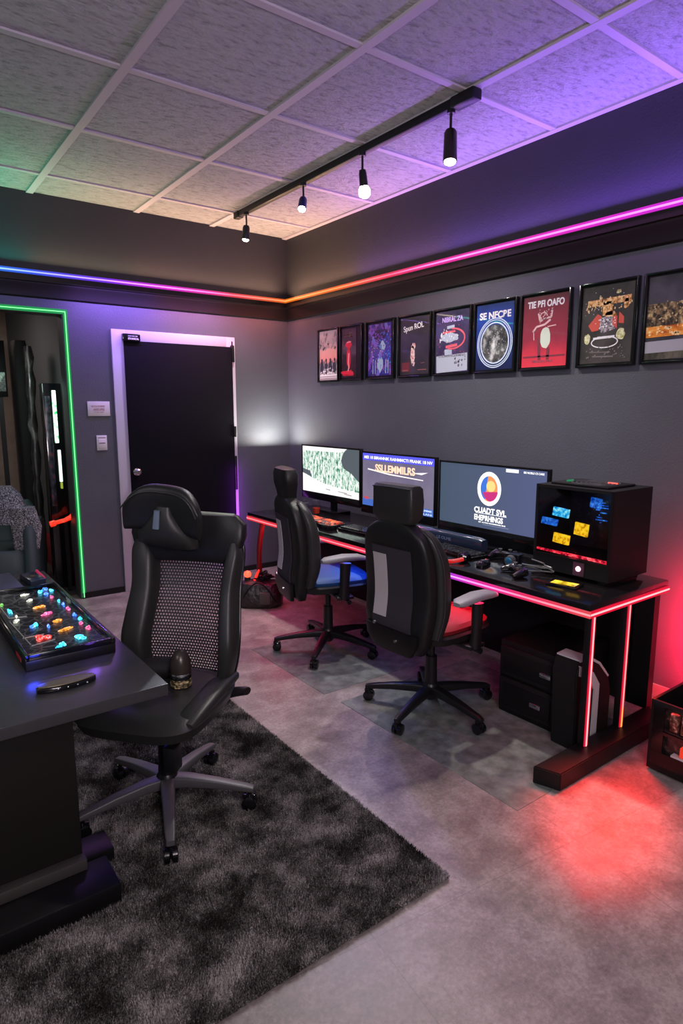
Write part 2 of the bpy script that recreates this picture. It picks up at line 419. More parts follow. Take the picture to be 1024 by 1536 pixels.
# armchair with tweed jacket
t = thing('armchair', 'dark teal leather armchair in the next room', 'armchair', (-2.62, .33, 0), -.35)
bm = new(); loft(bm, [((0, 0, .18), (.26, 0, 0), (0, .27, 0), 5), ((0, 0, .42), (.27, 0, 0), (0, .28, 0), 5), ((0, 0, .46), (.25, 0, 0), (0, .26, 0), 5)]); build('seat', bm, 'teal', t)
for s in (-1, 1):
    bm = new(); loft(bm, [((s*.27, 0, .16), (.055, 0, 0), (0, .27, 0), 5), ((s*.28, 0, .60), (.055, 0, 0), (0, .28, 0), 5), ((s*.28, 0, .655), (.035, 0, 0), (0, .26, 0), 4)]); build('armrest', bm, 'teal', t)
bm = new(); loft(bm, [((0, .26, .16), (.25, 0, 0), (0, .06, 0), 5), ((0, .30, .75), (.24, 0, 0), (0, .06, 0), 5), ((0, .31, .80), (.2, 0, 0), (0, .04, 0), 4)]); build('backrest', bm, 'teal', t)
for sx in (-1, 1):
    for sy in (-1, 1):
        bm = new(); cyl(bm, (sx*.2, sy*.2, 0), (sx*.2, sy*.2, .17), .02); build('leg', bm, 'black', t)
bm = new()
loft(bm, [((-2.52, .16, .672), (.13, -.03, 0), (.03, .12, 0), 3), ((-2.53, .18, .78), (.12, -.03, 0), (.03, .11, 0), 2.5), ((-2.55, .2, .9), (.10, -.02, 0), (.02, .09, 0), 2.2), ((-2.56, .21, .97), (.05, 0, 0), (0, .05, 0), 2)])
loft(bm, [((-2.46, .03, .46), (.09, -.02, 0), (.0, .014, 0), 3), ((-2.45, .04, .64), (.11, -.03, 0), (.01, .03, 0), 3), ((-2.47, .10, .80), (.10, -.03, 0), (.02, .07, 0), 2.5)])
tag(build('tweed_jacket', bm, splat('grey_tweed', [(.42, (.02, .02, .022)), (.52, (.16, .16, .17)), (.62, (.42, .42, .42))], 120, rough=.9, coat=0)), 'grey tweed jacket draped over the arm of the teal armchair', 'jacket')

# ------------------------------------------------------------------ door
t = bpy.data.objects.new('door_1', None); C.objects.link(t); t.location = (-1.15, YB, 0); t['kind'] = 'structure'; t['label'] = 'door in a white frame covered by a black felt board'; t['category'] = 'door'
bm = new()
for u0, u1, v0, v1 in [(-.575, -.455, 0, 2.245), (.465, .555, 0, 2.245), (-.455, .465, 2.135, 2.245)]: box(bm, u0, u1, -.022, .0, v0, v1, .003)
build('frame', bm, 'white', t)
bm = new(); box(bm, -.47, .475, .0, .04, 0.005, 2.15); build('door_slab', bm, 'doorslab', t)
bm = new(); box(bm, -.48, .515, -.045, -.024, .25, 2.155, .003); build('felt_board', bm, 'felt', t)
bm = new(); tube(bm, [(-.433, -.045, 1.056), (-.433, -.06, 1.056)], [.032, .032], 20); tube(bm, [(-.433, -.06, 1.056), (-.433, -.085, 1.056), (-.433, -.105, 1.056), (-.433, -.115, 1.056)], [.014, .022, .028, .018], 20); build('knob', bm, 'chrome', t)
for z0, z1 in [(2.02, 2.17), (1.33, 1.43), (.83, 1.15)]:
    bm = new(); box(bm, .505, .53, -.06, -.022, z0, z1, .003)
    if z0 > 2: cyl(bm, (.512, -.05, 2.17), (.512, -.05, 2.205), .006)
    build('hinge', bm, 'black', t)
bm = new(); box(bm, -.495, -.345, -.062, -.022, 2.15, 2.212, .008); o = build('door_closer', bm, 'blackgloss', t)
b1 = text_bm('STAFF ONLY BAR', .08, .009, -.41, 2.192, .0622, .0632); b2 = text_bm('ETHANICAL', .09, .016, -.405, 2.171, .0622, .0632, .02)
me = bpy.data.meshes.new('x'); b2.to_mesh(me); b1.from_mesh(me); b2.free()
build('lettering', b1, 'letter', o, UV_B)
# sign and switch
t = thing('wall_sign', 'small white card with faint red writing left of the door', 'sign', (-1.856, YB, 1.594))
bm = new(); box(bm, -.09, .09, -.008, 0, -.06, .06, .002); build('card', bm, 'paper', t)
b1 = text_bm('NOTICE OF ENTRY', .11, .014, -.005, .02, .0082, .0090)
for b_, args in ((0, ('HANDICAPPED', .09, .02, .0, -.006, .0082, .009)), (0, ('ent by door', .08, .012, 0, -.028, .0082, .009))):
    b2 = text_bm(*args); me = bpy.data.meshes.new('x'); b2.to_mesh(me); b1.from_mesh(me); b2.free()
build('lettering', b1, mk('red_ink', (.35, .1, .14), .7), t, UV_B)
t = thing('light_switch', 'small square white switch plate below the wall card', 'switch', (-1.848, YB, 1.312))
bm = new(); box(bm, -.042, .042, -.01, 0, -.062, .062, .003); build('plate', bm, 'paper', t)
bm = new(); box(bm, -.03, .03, -.014, -.01, -.045, .03, .001); build('rocker', bm, 'paper', t)
bm = new(); box(bm, -.025, .025, -.0148, -.014, -.006, .002); build('marking', bm, 'ink', t)
bm = new(); box(bm, -.03, .03, -.0108, -.0098, .04, .045); build('marking', bm, 'ink', t)

# ------------------------------------------------------------------ posters
Z0, Z1 = 1.832, 2.302
def mat_v(name, stops, h=.47):
    m, nt, b = nodes(name)
    tc = nt.nodes.new('ShaderNodeTexCoord'); sp = nt.nodes.new('ShaderNodeSeparateXYZ'); nt.links.new(tc.outputs['Object'], sp.inputs[0])
    nz = noise(nt, tc.outputs['Object'], 16, 5)
    ad = nt.nodes.new('ShaderNodeMath'); ad.operation = 'MULTIPLY_ADD'; ad.inputs[1].default_value = 1/h; ad.inputs[2].default_value = .5
    nt.links.new(sp.outputs['Z'], ad.inputs[0])
    a2 = nt.nodes.new('ShaderNodeMath'); a2.operation = 'MULTIPLY_ADD'; a2.inputs[1].default_value = .22; nt.links.new(nz, a2.inputs[0]); nt.links.new(ad.outputs[0], a2.inputs[2])
    a3 = nt.nodes.new('ShaderNodeMath'); a3.operation = 'SUBTRACT'; a3.inputs[1].default_value = .11; nt.links.new(a2.outputs[0], a3.inputs[0])
    nt.links.new(ramp(nt, a3.outputs[0], stops), b.inputs['Base Color']); b.inputs['Roughness'].default_value = .35; b.inputs['Coat Weight'].default_value = .3
    return m

def poster(y0, y1, label, pmat, margin=(.018, .018, .018, .018), frame='blackgloss', z0=Z0, z1=Z1, th=.028):
    """y0 > y1: left and right edges as seen from the room"""
    cy = (y0+y1)/2; cz = (z0+z1)/2; w = y0-y1; h = z1-z0
    t = thing('framed_poster', label, 'poster', (0, cy, cz), 0, 'framed posters in a row on the right wall')
    b = .013
    bm = new()
    for u0, u1, v0, v1 in [(-w/2, -w/2+b, -h/2, h/2), (w/2-b, w/2, -h/2, h/2), (-w/2+b, w/2-b, h/2-b, h/2), (-w/2+b, w/2-b, -h/2, -h/2+b)]:
        box(bm, u0, u1, v0, v1, 0, th, .002)
    build('frame', bm, frame, t, UV_R)
    bm = new(); box(bm, -w/2+b, w/2-b, -h/2+b, h/2-b, 0, .012); build('backing', bm, 'black', t, UV_R)
    l, r, bo, to = margin
    bm = new(); box(bm, -w/2+l, w/2-r, -h/2+bo, h/2-to, .012, .0145)
    p = build('print', bm, pmat, t, UV_R)
    return t, p, w, h
def art(p, bm, mat, name='artwork'):
    return build(name, bm, mat, p, UV_R)
D0, D1 = .0146, .0158
def blob(bm, cu, cv, ru, rv, n=16, j=.25, seed=0, d=0):
    r = random.Random(seed); prism(bm, [(cu+ru*(1+r.uniform(-j, j))*math.cos(2*PI*i/n), cv+rv*(1+r.uniform(-j, j))*math.sin(2*PI*i/n)) for i in range(n)], D0, D1+d)
def line(bm, a, b, w, d=0):
    a = V(a); b = V(b); n = V((-(b-a).y, (b-a).x)).normalized()*w/2
    prism(bm, [tuple(a-n), tuple(b-n), tuple(b+n), tuple(a+n)], D0, D1+d)
def poly_line(bm, pts, w, d=0):
    for a, b in zip(pts, pts[1:]): line(bm, a, b, w, d)

def speckle(p, n, box_, mat, size=(.004, .01), seed=1):
    r = random.Random(seed); bm = new()
    for i in range(n):
        u = r.uniform(box_[0], box_[1]); v = r.uniform(box_[2], box_[3]); a = r.uniform(*size); b_ = r.uniform(*size)
        prism(bm, [(u-a, v-b_*.4), (u+a*.3, v-b_), (u+a, v+b_*.3), (u-a*.2, v+b_)], D0, D1+.0010)
    art(p, bm, mat)
# 1 sunset with standing figures
t, p, w, h = poster(-.628, -.946, 'leftmost framed poster, pale pink sunset above dark silhouettes', mat_v('sunset_print', [(0, (.5, .42, .40)), (.3, (.36, .34, .36)), (.36, (.16, .13, .15)), (.4, (.75, .30, .26)), (.6, (.75, .38, .33)), (.75, (.45, .36, .37)), (.95, (.6, .5, .5))]))
bm = new()
for i, u in enumerate([-.10, -.035, .03, .095]): blob(bm, u, -.10-.01*(i % 2), .026, .055, 14, .3, i); blob(bm, u, -.04, .012, .016, 10, .1, i)
art(p, bm, mk('silhouette', (.03, .03, .05), .5))
bm = new(); line(bm, (-.13, -.175), (.13, -.175), .012); line(bm, (-.13, -.195), (.13, -.195), .006)
for i in range(26): blob(bm, random.uniform(-.12, .12), random.uniform(-.18, -.11), .006, .008, 6, .4, i, .0004)
art(p, bm, 'letter')
speckle(p, 30, (-.13, .13, .05, .19), mk('cloud_print', (.38, .30, .31), .5), (.01, .022), 4)
# 2 red figure
t, p, w, h = poster(-.966, -1.283, 'framed black poster with a glowing red standing figure', splat('black_red_print', [(.4, (.02, .01, .012)), (.62, (.05, .02, .025)), (.8, (.2, .06, .05))], 14), (.02, .09, .03, .03))
redp = mk('bright_red_print', (.75, .02, .05), .4); bm = new()
blob(bm, -.035, .07, .042, .035, 16, .2, 2); blob(bm, -.035, -.04, .028, .085, 18, .2, 3); blob(bm, -.05, -.165, .09, .022, 18, .3, 4); line(bm, (-.11, -.185), (.03, -.185), .01)
art(p, bm, redp)
bm = new(); poly_line(bm, [(-.03, .0), (-.04, -.08), (-.03, -.12), (-.045, -.15)], .012, .0006); poly_line(bm, [(-.06, .09), (-.0, .095)], .008, .0006); art(p, bm, mk('pink_print', (.95, .45, .45), .4))
bm = new(); 
for i in range(14): blob(bm, random.uniform(-.1, .03), random.uniform(.12, .17), .012, .008, 7, .5, i)
art(p, bm, mk('olive_print', (.14, .08, .06), .5))
# 3 blue violet
t, p, w, h = poster(-1.328, -1.692, 'framed poster full of electric blue and violet city light', splat('neon_city_print', [(.3, (.01, .01, .09)), (.42, (.05, .04, .42)), (.5, (.02, .02, .06)), (.57, (.30, .10, .62)), (.66, (.08, .22, .75)), (.8, (.5, .6, .9))], 18, (1, 1, .6)), (.03, .05, .03, .03))
bm = new(); blob(bm, 0, .12, .09, .045, 18, .3, 1); art(p, bm, mk('dark_violet_print', (.025, .015, .06), .4))
bm = new(); blob(bm, .0, -.12, .035, .055, 12, .3, 5); blob(bm, .03, .03, .03, .035, 12, .4, 6)
for u in (-.09, -.06, .07, .10): line(bm, (u, -.19), (u, -.08), .007)
art(p, bm, mk('pale_blue_print', (.42, .60, .72), .4))
speckle(p, 50, (-.14, .10, -.19, .19), mk('violet_print', (.26, .10, .60), .4), (.003, .012), 5); speckle(p, 50, (.0, .13, -.19, .15), mk('azure_print', (.05, .24, .80), .4), (.003, .010), 6); speckle(p, 30, (-.12, .1, -.1, .1), mk('ice_print', (.5, .6, .85), .4), (.002, .006), 7)
# 4 dark, white script, bright figure
t, p, w, h = poster(-1.733, -2.097, 'framed near-black poster with slanted white script and small lit figure', splat('brown_black_print', [(.35, (.02, .018, .018)), (.65, (.045, .035, .033))], 8), (.022, .028, .022, .022))
b = text_bm('Spun ROL', .22, .055, .0, .135, D0, D1, .01)
bmesh.ops.transform(b, matrix=Matrix.Rotation(math.radians(6), 4, 'Z'), verts=b.verts); art(p, b, 'letter', 'lettering')
bm = new(); blob(bm, -.02, -.06, .028, .065, 16, .3, 8); blob(bm, -.01, .0, .022, .025, 12, .3, 9); line(bm, (.0, -.12), (-.01, -.15), .015); art(p, bm, splat('lit_figure_print', [(.4, (.5, .12, .08)), (.55, (.9, .75, .7)), (.7, (.3, .05, .04))], 60))
bm = new(); line(bm, (-.14, -.155), (-.05, -.155), .07); art(p, bm, mk('dark_red_print', (.16, .025, .03), .5))
bm = new(); line(bm, (-.13, -.18), (-.07, -.18), .008, .0006); line(bm, (.04, -.18), (.13, -.18), .006, .0006); line(bm, (.07, -.13), (.11, -.13), .004); art(p, bm, mk('dim_print', (.3, .12, .1), .5))
# 5 purple with ribbon and white caption block
t, p, w, h = poster(-2.118, -2.487, 'framed purple poster with a swooping ribbon emblem over a pale caption block', splat('purple_night_print', [(.3, (.02, .015, .05)), (.55, (.07, .045, .12)), (.75, (.05, .06, .2))], 7), (.022, .03, .022, .022))
b = text_bm('NIBRAL ZA', .2, .035, .0, .155, D0, D1, .03); art(p, b, mk('lilac_print', (.55, .4, .85), .5), 'lettering')
bm = new(); line(bm, (-.15, -.155), (.148, -.145), .12); art(p, bm, mk('pale_caption', (.42, .46, .56), .6))
b = text_bm('STIURRRAGERMNG', .26, .016, 0, -.098, D0, D1+.0008, .01); art(p, b, 'ink', 'lettering')
bm = new(); blob(bm, -.03, .03, .085, .032, 20, .18, 11); line(bm, (-.07, -.075), (-.0, -.07), .045); line(bm, (-.05, .1), (.02, .105), .02); art(p, bm, mk('steel_print', (.42, .48, .6), .4))
bm = new(); poly_line(bm, ellipse(.0, .02, .12, .07, 18, -1.9, 1.6), .012, .0008); line(bm, (-.09, .065), (.03, .07), .014, .0008); line(bm, (-.06, -.035), (.05, -.025), .02, .0008); art(p, bm, mk('red_ribbon_print', (.7, .12, .16), .4))
speckle(p, 26, (-.12, .06, -.01, .09), 'letter', (.002, .010), 8); speckle(p, 22, (-.15, .15, -.09, .12), mk('red_fleck_print', (.5, .08, .12), .4), (.002, .005), 9); speckle(p, 16, (.03, .13, -.17, -.11), 'ink', (.003, .012), 12)
# 6 blue with ring
t, p, w, h = poster(-2.508, -2.867, 'framed deep blue poster headed SE NFCBE with a white ringed portrait', mat_v('deep_blue_print', [(0, (.012, .015, .05)), (.4, (.012, .03, .17)), (.75, (.02, .05, .34)), (1, (.012, .02, .12))]), (.02, .03, .022, .022))
b = text_bm('SE NFCBE', .262, .046, -.003, .14, D0, D1, .035); art(p, b, 'letter', 'lettering')
bm = new(); prism(bm, ellipse(0, -.045, .115, .125), D0, D1); art(p, bm, splat('grey_portrait', [(.38, (.03, .03, .035)), (.5, (.12, .12, .12)), (.58, (.35, .36, .36)), (.7, (.75, .78, .76))], 22, (1, 1, .7)))
bm = new(); ringplate(bm, 0, -.04, .148, .162, .006, D0, D1+.0006); ringplate(bm, 0, -.04, .136, .15, .005, D0, D1+.0006); ringplate(bm, 0, -.04, .12, .135, .008, D0, D1+.0006); art(p, bm, mk('pale_ring_print', (.66, .78, .95), .4))
speckle(p, 70, (-.08, .09, -.12, .05), mk('pale_fleck_print', (.5, .52, .5), .5), (.001, .005), 10)
# 7 red
t, p, w, h = poster(-2.893, -3.258, 'framed crimson poster headed TIE BFI OAFO with a white round-bodied figure', mat_v('crimson_print', [(0, (.75, .05, .08)), (.2, (.62, .04, .07)), (.4, (.30, .03, .06)), (.75, (.24, .025, .05)), (1, (.10, .02, .035))]), (.02, .022, .022, .022))
b = text_bm('TIE BFI OAFO', .262, .042, .0, .165, D0, D1, .035); art(p, b, 'letter', 'lettering')
bm = new(); blob(bm, .008, -.04, .036, .065, 20, .06, 4); art(p, bm, mk('pale_green_print', (.62, .70, .58), .4))
bm = new(); poly_line(bm, [(-.05, .11), (-.035, .06), (.0, .075), (.045, .08), (.05, .12)], .01); poly_line(bm, ellipse(-.01, .09, .025, .022, 14), .006); poly_line(bm, [(-.085, .0), (-.06, .03), (-.0, .04), (.04, .065)], .012); poly_line(bm, [(-.08, .01), (-.075, -.05)], .005); poly_line(bm, [(.02, .025), (.08, .03)], .006); art(p, bm, mk('rose_print', (.75, .5, .5), .4))
b = text_bm('TIRRASTRALTRALY', .15, .014, -.01, -.18, D0, D1); art(p, b, 'ink', 'lettering')
bm = new(); line(bm, (-.04, -.04), (-.03, -.17), .02); line(bm, (.03, -.1), (.03, -.17), .02); line(bm, (-.15, -.15), (.15, -.15), .01); art(p, bm, mk('dark_crimson_print', (.18, .03, .05), .5))
speckle(p, 30, (-.05, .05, .05, .13), mk('cream_print', (.7, .55, .5), .4), (.002, .006), 11)
# 8 emblem
t, p, w, h = poster(-3.31, -3.668, 'framed dark poster with orange letters, red shapes and a white oval crest', splat('charcoal_print', [(.35, (.035, .032, .03)), (.65, (.075, .066, .06))], 9), (.02, .028, .022, .022))
org = splat('amber_print', [(.38, (.10, .04, .01)), (.5, (.75, .36, .10)), (.62, (.95, .75, .4))], 45)
bm = new(); line(bm, (-.125, .12), (.135, .128), .035); line(bm, (-.03, .085), (.03, .085), .075); blob(bm, .11, .1, .015, .03, 12, .2, 2); blob(bm, .02, .05, .035, .02, 12, .2, 2); art(p, bm, org)
bm = new(); prism(bm, [(-.06, .06), (-.115, -.0), (-.09, -.035), (-.05, -.03), (-.035, .045)], D0, D1+.0006); prism(bm, [(.035, .04), (.06, .04), (.06, -.03), (.03, .0)], D0, D1+.0006); prism(bm, [(.07, .06), (.10, .03), (.10, -.005), (.07, .0)], D0, D1+.0006); art(p, bm, mk('brick_red_print', (.66, .10, .07), .4))
bm = new(); prism(bm, [(-.035, .04), (.03, .04), (.05, -.03), (-.03, -.05), (-.05, -.02)], D0, D1+.0003); art(p, bm, splat('grey_emblem_print', [(.4, (.06, .05, .08)), (.55, (.4, .36, .38)), (.7, (.8, .7, .6))], 60))
bm = new(); blob(bm, -.118, -.075, .02, .03, 14, .15, 1); blob(bm, .085, -.06, .025, .033, 14, .15, 2); blob(bm, -.05, .15, .006, .014, 6, .2, 1); blob(bm, .06, .17, .016, .012, 8, .3, 3); art(p, bm, splat('yellow_lamp_print', [(.4, (.4, .4, .12)), (.6, (.85, .85, .55))], 60))
bm = new(); poly_line(bm, ellipse(-.01, -.098, .08, .03, 28)+[(.07, -.098)], .006); line(bm, (-.08, -.075), (.05, -.07), .012, .0004); art(p, bm, 'letter')
b = text_bm('SELALAMLY', .09, .014, -.01, -.072, D0, D1+.0008, .02); art(p, b, 'letter', 'lettering')
bm = new(); poly_line(bm, [(-.1, -.15), (.03, -.155)], .006); poly_line(bm, [(-.08, -.175), (.05, -.18)], .008); art(p, bm, mk('faint_print', (.16, .14, .13), .5))
amb = mk('gold_fleck_print', (.95, .68, .30), .4); speckle(p, 60, (-.13, .14, .07, .15), amb, (.002, .008), 13); speckle(p, 30, (-.05, .05, -.03, .05), 'letter', (.002, .006), 14); speckle(p, 40, (-.12, .12, -.19, -.12), mk('grey_fleck_print', (.2, .18, .17), .5), (.002, .006), 15); speckle(p, 20, (-.14, .1, .0, .2), 'letter', (.001, .003), 16)
# 9 landscape
t, p, w, h = poster(-3.70, -4.3, 'rightmost framed picture, a lit street at night cut off by the photo edge', splat('night_sky_print', [(.35, (.028, .03, .04)), (.65, (.09, .085, .10))], 5), (.02, .025, .022, .022))
bm = new(); line(bm, (-.28, .0), (.28, .0), .15); art(p, bm, splat('lit_trees_print', [(.42, (.03, .025, .02)), (.55, (.25, .17, .08)), (.68, (.75, .58, .28))], 38))
bm = new(); line(bm, (-.28, -.07), (.27, -.06), .055, .0006); art(p, bm, splat('fire_print', [(.35, (.35, .06, .01)), (.5, (.9, .32, .04)), (.62, (1, .65, .2)), (.75, (1, .8, .6))], 22, (1, .4, 1)))
bm = new(); line(bm, (-.28, -.148), (.28, -.135), .06, .0006); art(p, bm, mk('pale_caption_band', (.36, .36, .40), .6))
bm = new(); line(bm, (-.28, -.195), (.28, -.185), .035, .0003); art(p, bm, splat('brown_grass_print', [(.4, (.04, .04, .03)), (.7, (.2, .17, .12))], 25, (1, 1, .3)))

speckle(p, 90, (-.27, .27, -.03, .09), mk('lit_leaf_print', (.62, .48, .22), .4), (.002, .007), 17); speckle(p, 60, (-.27, .27, -.09, -.04), mk('hot_print', (1, .75, .35), .4), (.003, .010), 18)
# ------------------------------------------------------------------ track light
t = thing('track_light_rail', 'long black lighting track fixed under the ceiling tiles', 'lighting track', (-.80, -1.86, H-.012))
bm = new(); box(bm, -.02, .02, -1.25, 1.26, -.045, .0, .003); build('rail', bm, 'black', t)
bm = new(); box(bm, -.034, .034, -1.32, -1.16, -.055, .0, .008); build('power_feed', bm, 'black', t)
bm = new(); box(bm, -.026, .026, 1.2, 1.28, -.052, .0, .006); build('end_cap', bm, 'black', t)
heads = [(-.82, -.79, .105, (-.05, .1), 'bulb', 'spotlight nearest the corner on the ceiling track, warm white', 'brass'),
         (-.82, -1.62, .10, (-.45, -.45), 'bulbcool', 'second spotlight from the corner, tilted, with a blue-tinted housing', 'blue'),
         (-.82, -2.28, .115, (.1, -.05), 'bulb', 'third spotlight from the corner, black with an exposed white bulb', 'black'),
         (-.80, -3.0, .165, (-.12, -.12), 'bulb', 'largest spotlight at the near end of the ceiling track', 'brass2')]
M['blue'] = mk('blue_black_metal', (.02, .025, .12), .3, .5); M['brass2'] = mk('bronze_black_metal', (.05, .042, .035), .22, .8)
for i, (x, y, L, tl, bmat, lab, hm) in enumerate(heads):
    zt = H-.012-.045
    t = thing('spotlight', lab, 'spotlight', (x, y, zt), 0, 'spotlights on the ceiling track')
    ax = V((tl[0], tl[1], -1)).normalized()
    bm = new(); cyl(bm, (0, 0, 0), (0, 0, -.02), .022); tube(bm, [(0, 0, -.02), (.004, .004, -.07), (0, 0, -.115)], .007, 8); build('stem', bm, 'black', t)
    a = V((0, 0, -.10)); r = .037 if i == 3 else .03
    o = V(a)
    bm = new(); 
    if hm == 'black': tube(bm, [o, o+ax*.02, o+ax*(L-.02)], [.02, .024, .026], 20)
    else: tube(bm, [o, o+ax*.015, o+ax*(L-.01), o+ax*L], [r*.7, r*.92, r, r*.97], 24)
    build('housing', bm, 'black' if hm == 'black' else ('plastic' if hm == 'brass' else hm), t)
    bm = new()
    if hm == 'black': tube(bm, [o+ax*(L-.02), o+ax*(L+.0), o+ax*(L+.03), o+ax*(L+.045)], [.026, .036, .034, .016], 20)
    else: tube(bm, [o+ax*L, o+ax*(L+.006), o+ax*(L+.014)], [r*.85, r*.8, r*.45], 20)
    build('bulb', bm, bmat, t)
    ld = bpy.data.lights.new('spot_beam', 'SPOT'); ld.energy = [75, 60, 90, 95][i]; ld.color = (1, .93, .84) if bmat == 'bulb' else (.82, .86, 1)
    ld.spot_size = math.radians([120, 110, 140, 130][i]); ld.spot_blend = 1; ld.shadow_soft_size = .03
    lo = bpy.data.objects.new('spot_beam', ld); C.objects.link(lo); lo.parent = t; lo.location = o+ax*(L+.06)
    lo.rotation_euler = ax.to_track_quat('-Z', 'Y').to_euler()

# ------------------------------------------------------------------ main desk
DT = .75
t = thing('gaming_desk', 'long black desk edged in red and violet light along the right wall', 'desk', (0, 0, 0))
X0, X1, Y0, Y1 = -.96, -.27, -4.07, -.95
bm = new(); box(bm, X0, X1, Y0, Y1, DT-.045, DT, .004); build('desktop', bm, 'deskdark', t)
ls = glow_ramp('desk_front_halo', 'Y', -4.1, -.9, [(-4.08, (1, .08, .10)), (-3.75, (1, .03, .14)), (-3.45, (1, .03, .4)), (-3.2, (.5, .05, 1)), (-2.95, (.12, .06, 1)), (-2.7, (.6, .03, .5)), (-2.5, (1, .03, .08)), (-.9, (1, .05, .07))], .8)  # outer band glow paints the halo around the strip core
ls_core = glow_ramp('desk_front_core', 'Y', -4.1, -.9, pale([(-4.08, (1, .08, .10)), (-3.75, (1, .03, .14)), (-3.45, (1, .03, .4)), (-3.2, (.5, .05, 1)), (-2.95, (.12, .06, 1)), (-2.7, (.6, .03, .5)), (-2.5, (1, .03, .08)), (-.9, (1, .05, .07))], .2, .14), 2.0)
redled = glow('red_led', (1, .01, .05), .75); redcore = glow('red_core', (1, .42, .44), 1.5)  # dim red of the outer bands doubles as painted halo
bm = new(); box(bm, X0-.007, X0, Y0-.007, Y1, DT-.060, DT-.030); a_ = build('led_strip', bm, ls, t); a_['label'] = 'front strip shifting from red to violet'
bm = new(); box(bm, X0-.009, X0-.007, Y0-.009, Y1, DT-.049, DT-.041); build('lit_core', bm, ls_core, a_)
bm = new(); box(bm, X0, X1, Y0-.007, Y0, DT-.060, DT-.030); a_ = build('led_strip', bm, redled, t); a_['label'] = 'red strip on the near end'
bm = new(); box(bm, X0, X1, Y0-.009, Y0-.007, DT-.049, DT-.041); build('lit_core', bm, redcore, a_)
bm = new(); box(bm, X0, X0+.2, Y1, Y1+.012, DT-.052, DT-.036); build('led_strip', bm, redled, t)['label'] = 'red strip on the far end'
PX = (-1.0+.03, -.655)
for i, x in enumerate((-.935, -.64)):
    x0 = x
    bm = new(); box(bm, x0-.018, x0+.018, -4.075, -4.045, .08, DT-.045, .002); post = build('post', bm, 'black', t)
    bm = new(); box(bm, x0-.0125, x0+.0125, -4.080, -4.075, .082, DT-.058); build('led_strip', bm, redled, post)
    bm = new(); box(bm, x0-.004, x0+.004, -4.082, -4.080, .082, DT-.058); build('lit_core', bm, redcore if i == 0 else glow_ramp('red_orange_led', 'Z', 0, .75, [(0, (1, .5, .08)), (.16, (1, .45, .08)), (.2, (1, .36, .36)), (.75, (1, .36, .38))], 1.25), post)
def foot(y0, y1, xa=-1.25, xb=-.33):
    bm = new()
    prism(bm, [(xa+.03, y0), (xb, y0), (xb, y1), (xa-.01, y1)], 0, .08)
    es = [e for e in bm.edges]; bmesh.ops.bevel(bm, geom=es, offset=.004, segments=2, affect='EDGES')
    build('foot', bm, 'black', t)
foot(-4.145, -4.035)
bm = new(); box(bm, -.30, -.28, -4.04, -1.0, .05, DT-.045); build('modesty_panel', bm, 'blackmatte', t)
bm = new(); box(bm, -.35, -.30, -4.05, -3.95, .08, DT-.045); build('post', bm, 'black', t)
bm = new(); box(bm, -.55, -.33, -1.04, -.94, 0, .06, .004); build('foot', bm, 'black', t)
bm = new(); tube(bm, [(-.82, -.975, .7), (-.85, -.972, .55), (-.87, -.97, .36), (-.86, -.97, .02)], .022, 12, 6); build('curved_leg', bm, mk('dark_red_plastic', (.09, .002, .004), .4), t)['label'] = 'curved red leg at the far end'
bm = new(); box(bm, -.5, -.46, -1.02, -.97, .06, DT-.045, .003); build('post', bm, 'black', t)

# ------------------------------------------------------------------ monitors
def monitor(y0, y1, z0, z1, x, label, smat, bez=.012, chin=.06, zb=DT):
    cy = (y0+y1)/2; w = y0-y1; h = z1-z0
    t = thing('monitor', label, 'monitor', (x, cy, zb), 0, 'monitors on the black desk')
    a, b = z0-zb, z1-zb
    bm = new(); box(bm, -w/2-bez, w/2+bez, a-chin, b+bez, -.028, -.001, .004); build('casing', bm, 'black', t, UV_R)
    bm = new()
    for q in [(-w/2-bez, -w/2, a-chin, b+bez), (w/2, w/2+bez, a-chin, b+bez), (-w/2, w/2, b, b+bez), (-w/2, w/2, a-chin, a)]: box(bm, *q, -.001, .006, .0015)
    build('bezel', bm, 'blackgloss', t, UV_R)
    bm = new(); box(bm, -w/2, w/2, a, b, -.001, .001); s = build('screen', bm, smat, t, UV_R)
    bm = new(); box(bm, -.03, .03, .012, (a+b)/2, -.06, -.028, .004); build('stand_neck', bm, 'black', t, UV_R)
    bm = new(); box(bm, -.13, .13, 0, .012, -.12, .05, .004); build('stand_base', bm, 'blackgloss', t, UV_R)
    return t, s, w, h, (a+b)/2
E0, E1 = .0012, .0020
# left: trees
m, nt, b = nodes('forest_screen')
v = coords(nt, (1, 1, .42), world=False); n = noise(nt, v, 42, 8, .72)
c1 = ramp(nt, n, [(.34, (.01, .05, .03)), (.43, (.05, .24, .14)), (.49, (.50, .72, .60)), (.56, (1, 1, .96))])
tc = nt.nodes.new('ShaderNodeTexCoord'); sp = nt.nodes.new('ShaderNodeSeparateXYZ'); nt.links.new(tc.outputs['Object'], sp.inputs[0])
nt.links.new(c1, b.inputs['Emission Color']); b.inputs['Emission Strength'].default_value = 1.1; b.inputs['Base Color'].default_value = (.02, .02, .02, 1); b.inputs['Roughness'].default_value = .25
t, s, w, h, cz = monitor(-.942, -1.735, .893, 1.279, -.40, 'leftmost monitor showing a bright pale green forest above snow', m)
bm = new()
prism(bm, [(-w/2, cz-h/2), (w/2, cz-h/2), (w/2, cz-h*.36), (w*.2, cz-h*.34), (-w*.1, cz-h*.28), (-w*.3, cz-h*.2), (-w/2, cz-h*.1)], E0, E1)
prism(bm, [(-w/2, cz+h/2), (w*.3, cz+h/2), (w*.2, cz+h*.42), (-w/2, cz+h*.40)], E0, E1)
build('picture', bm, glow('snow_light', (1, .97, .95), 1.1), s, UV_R)
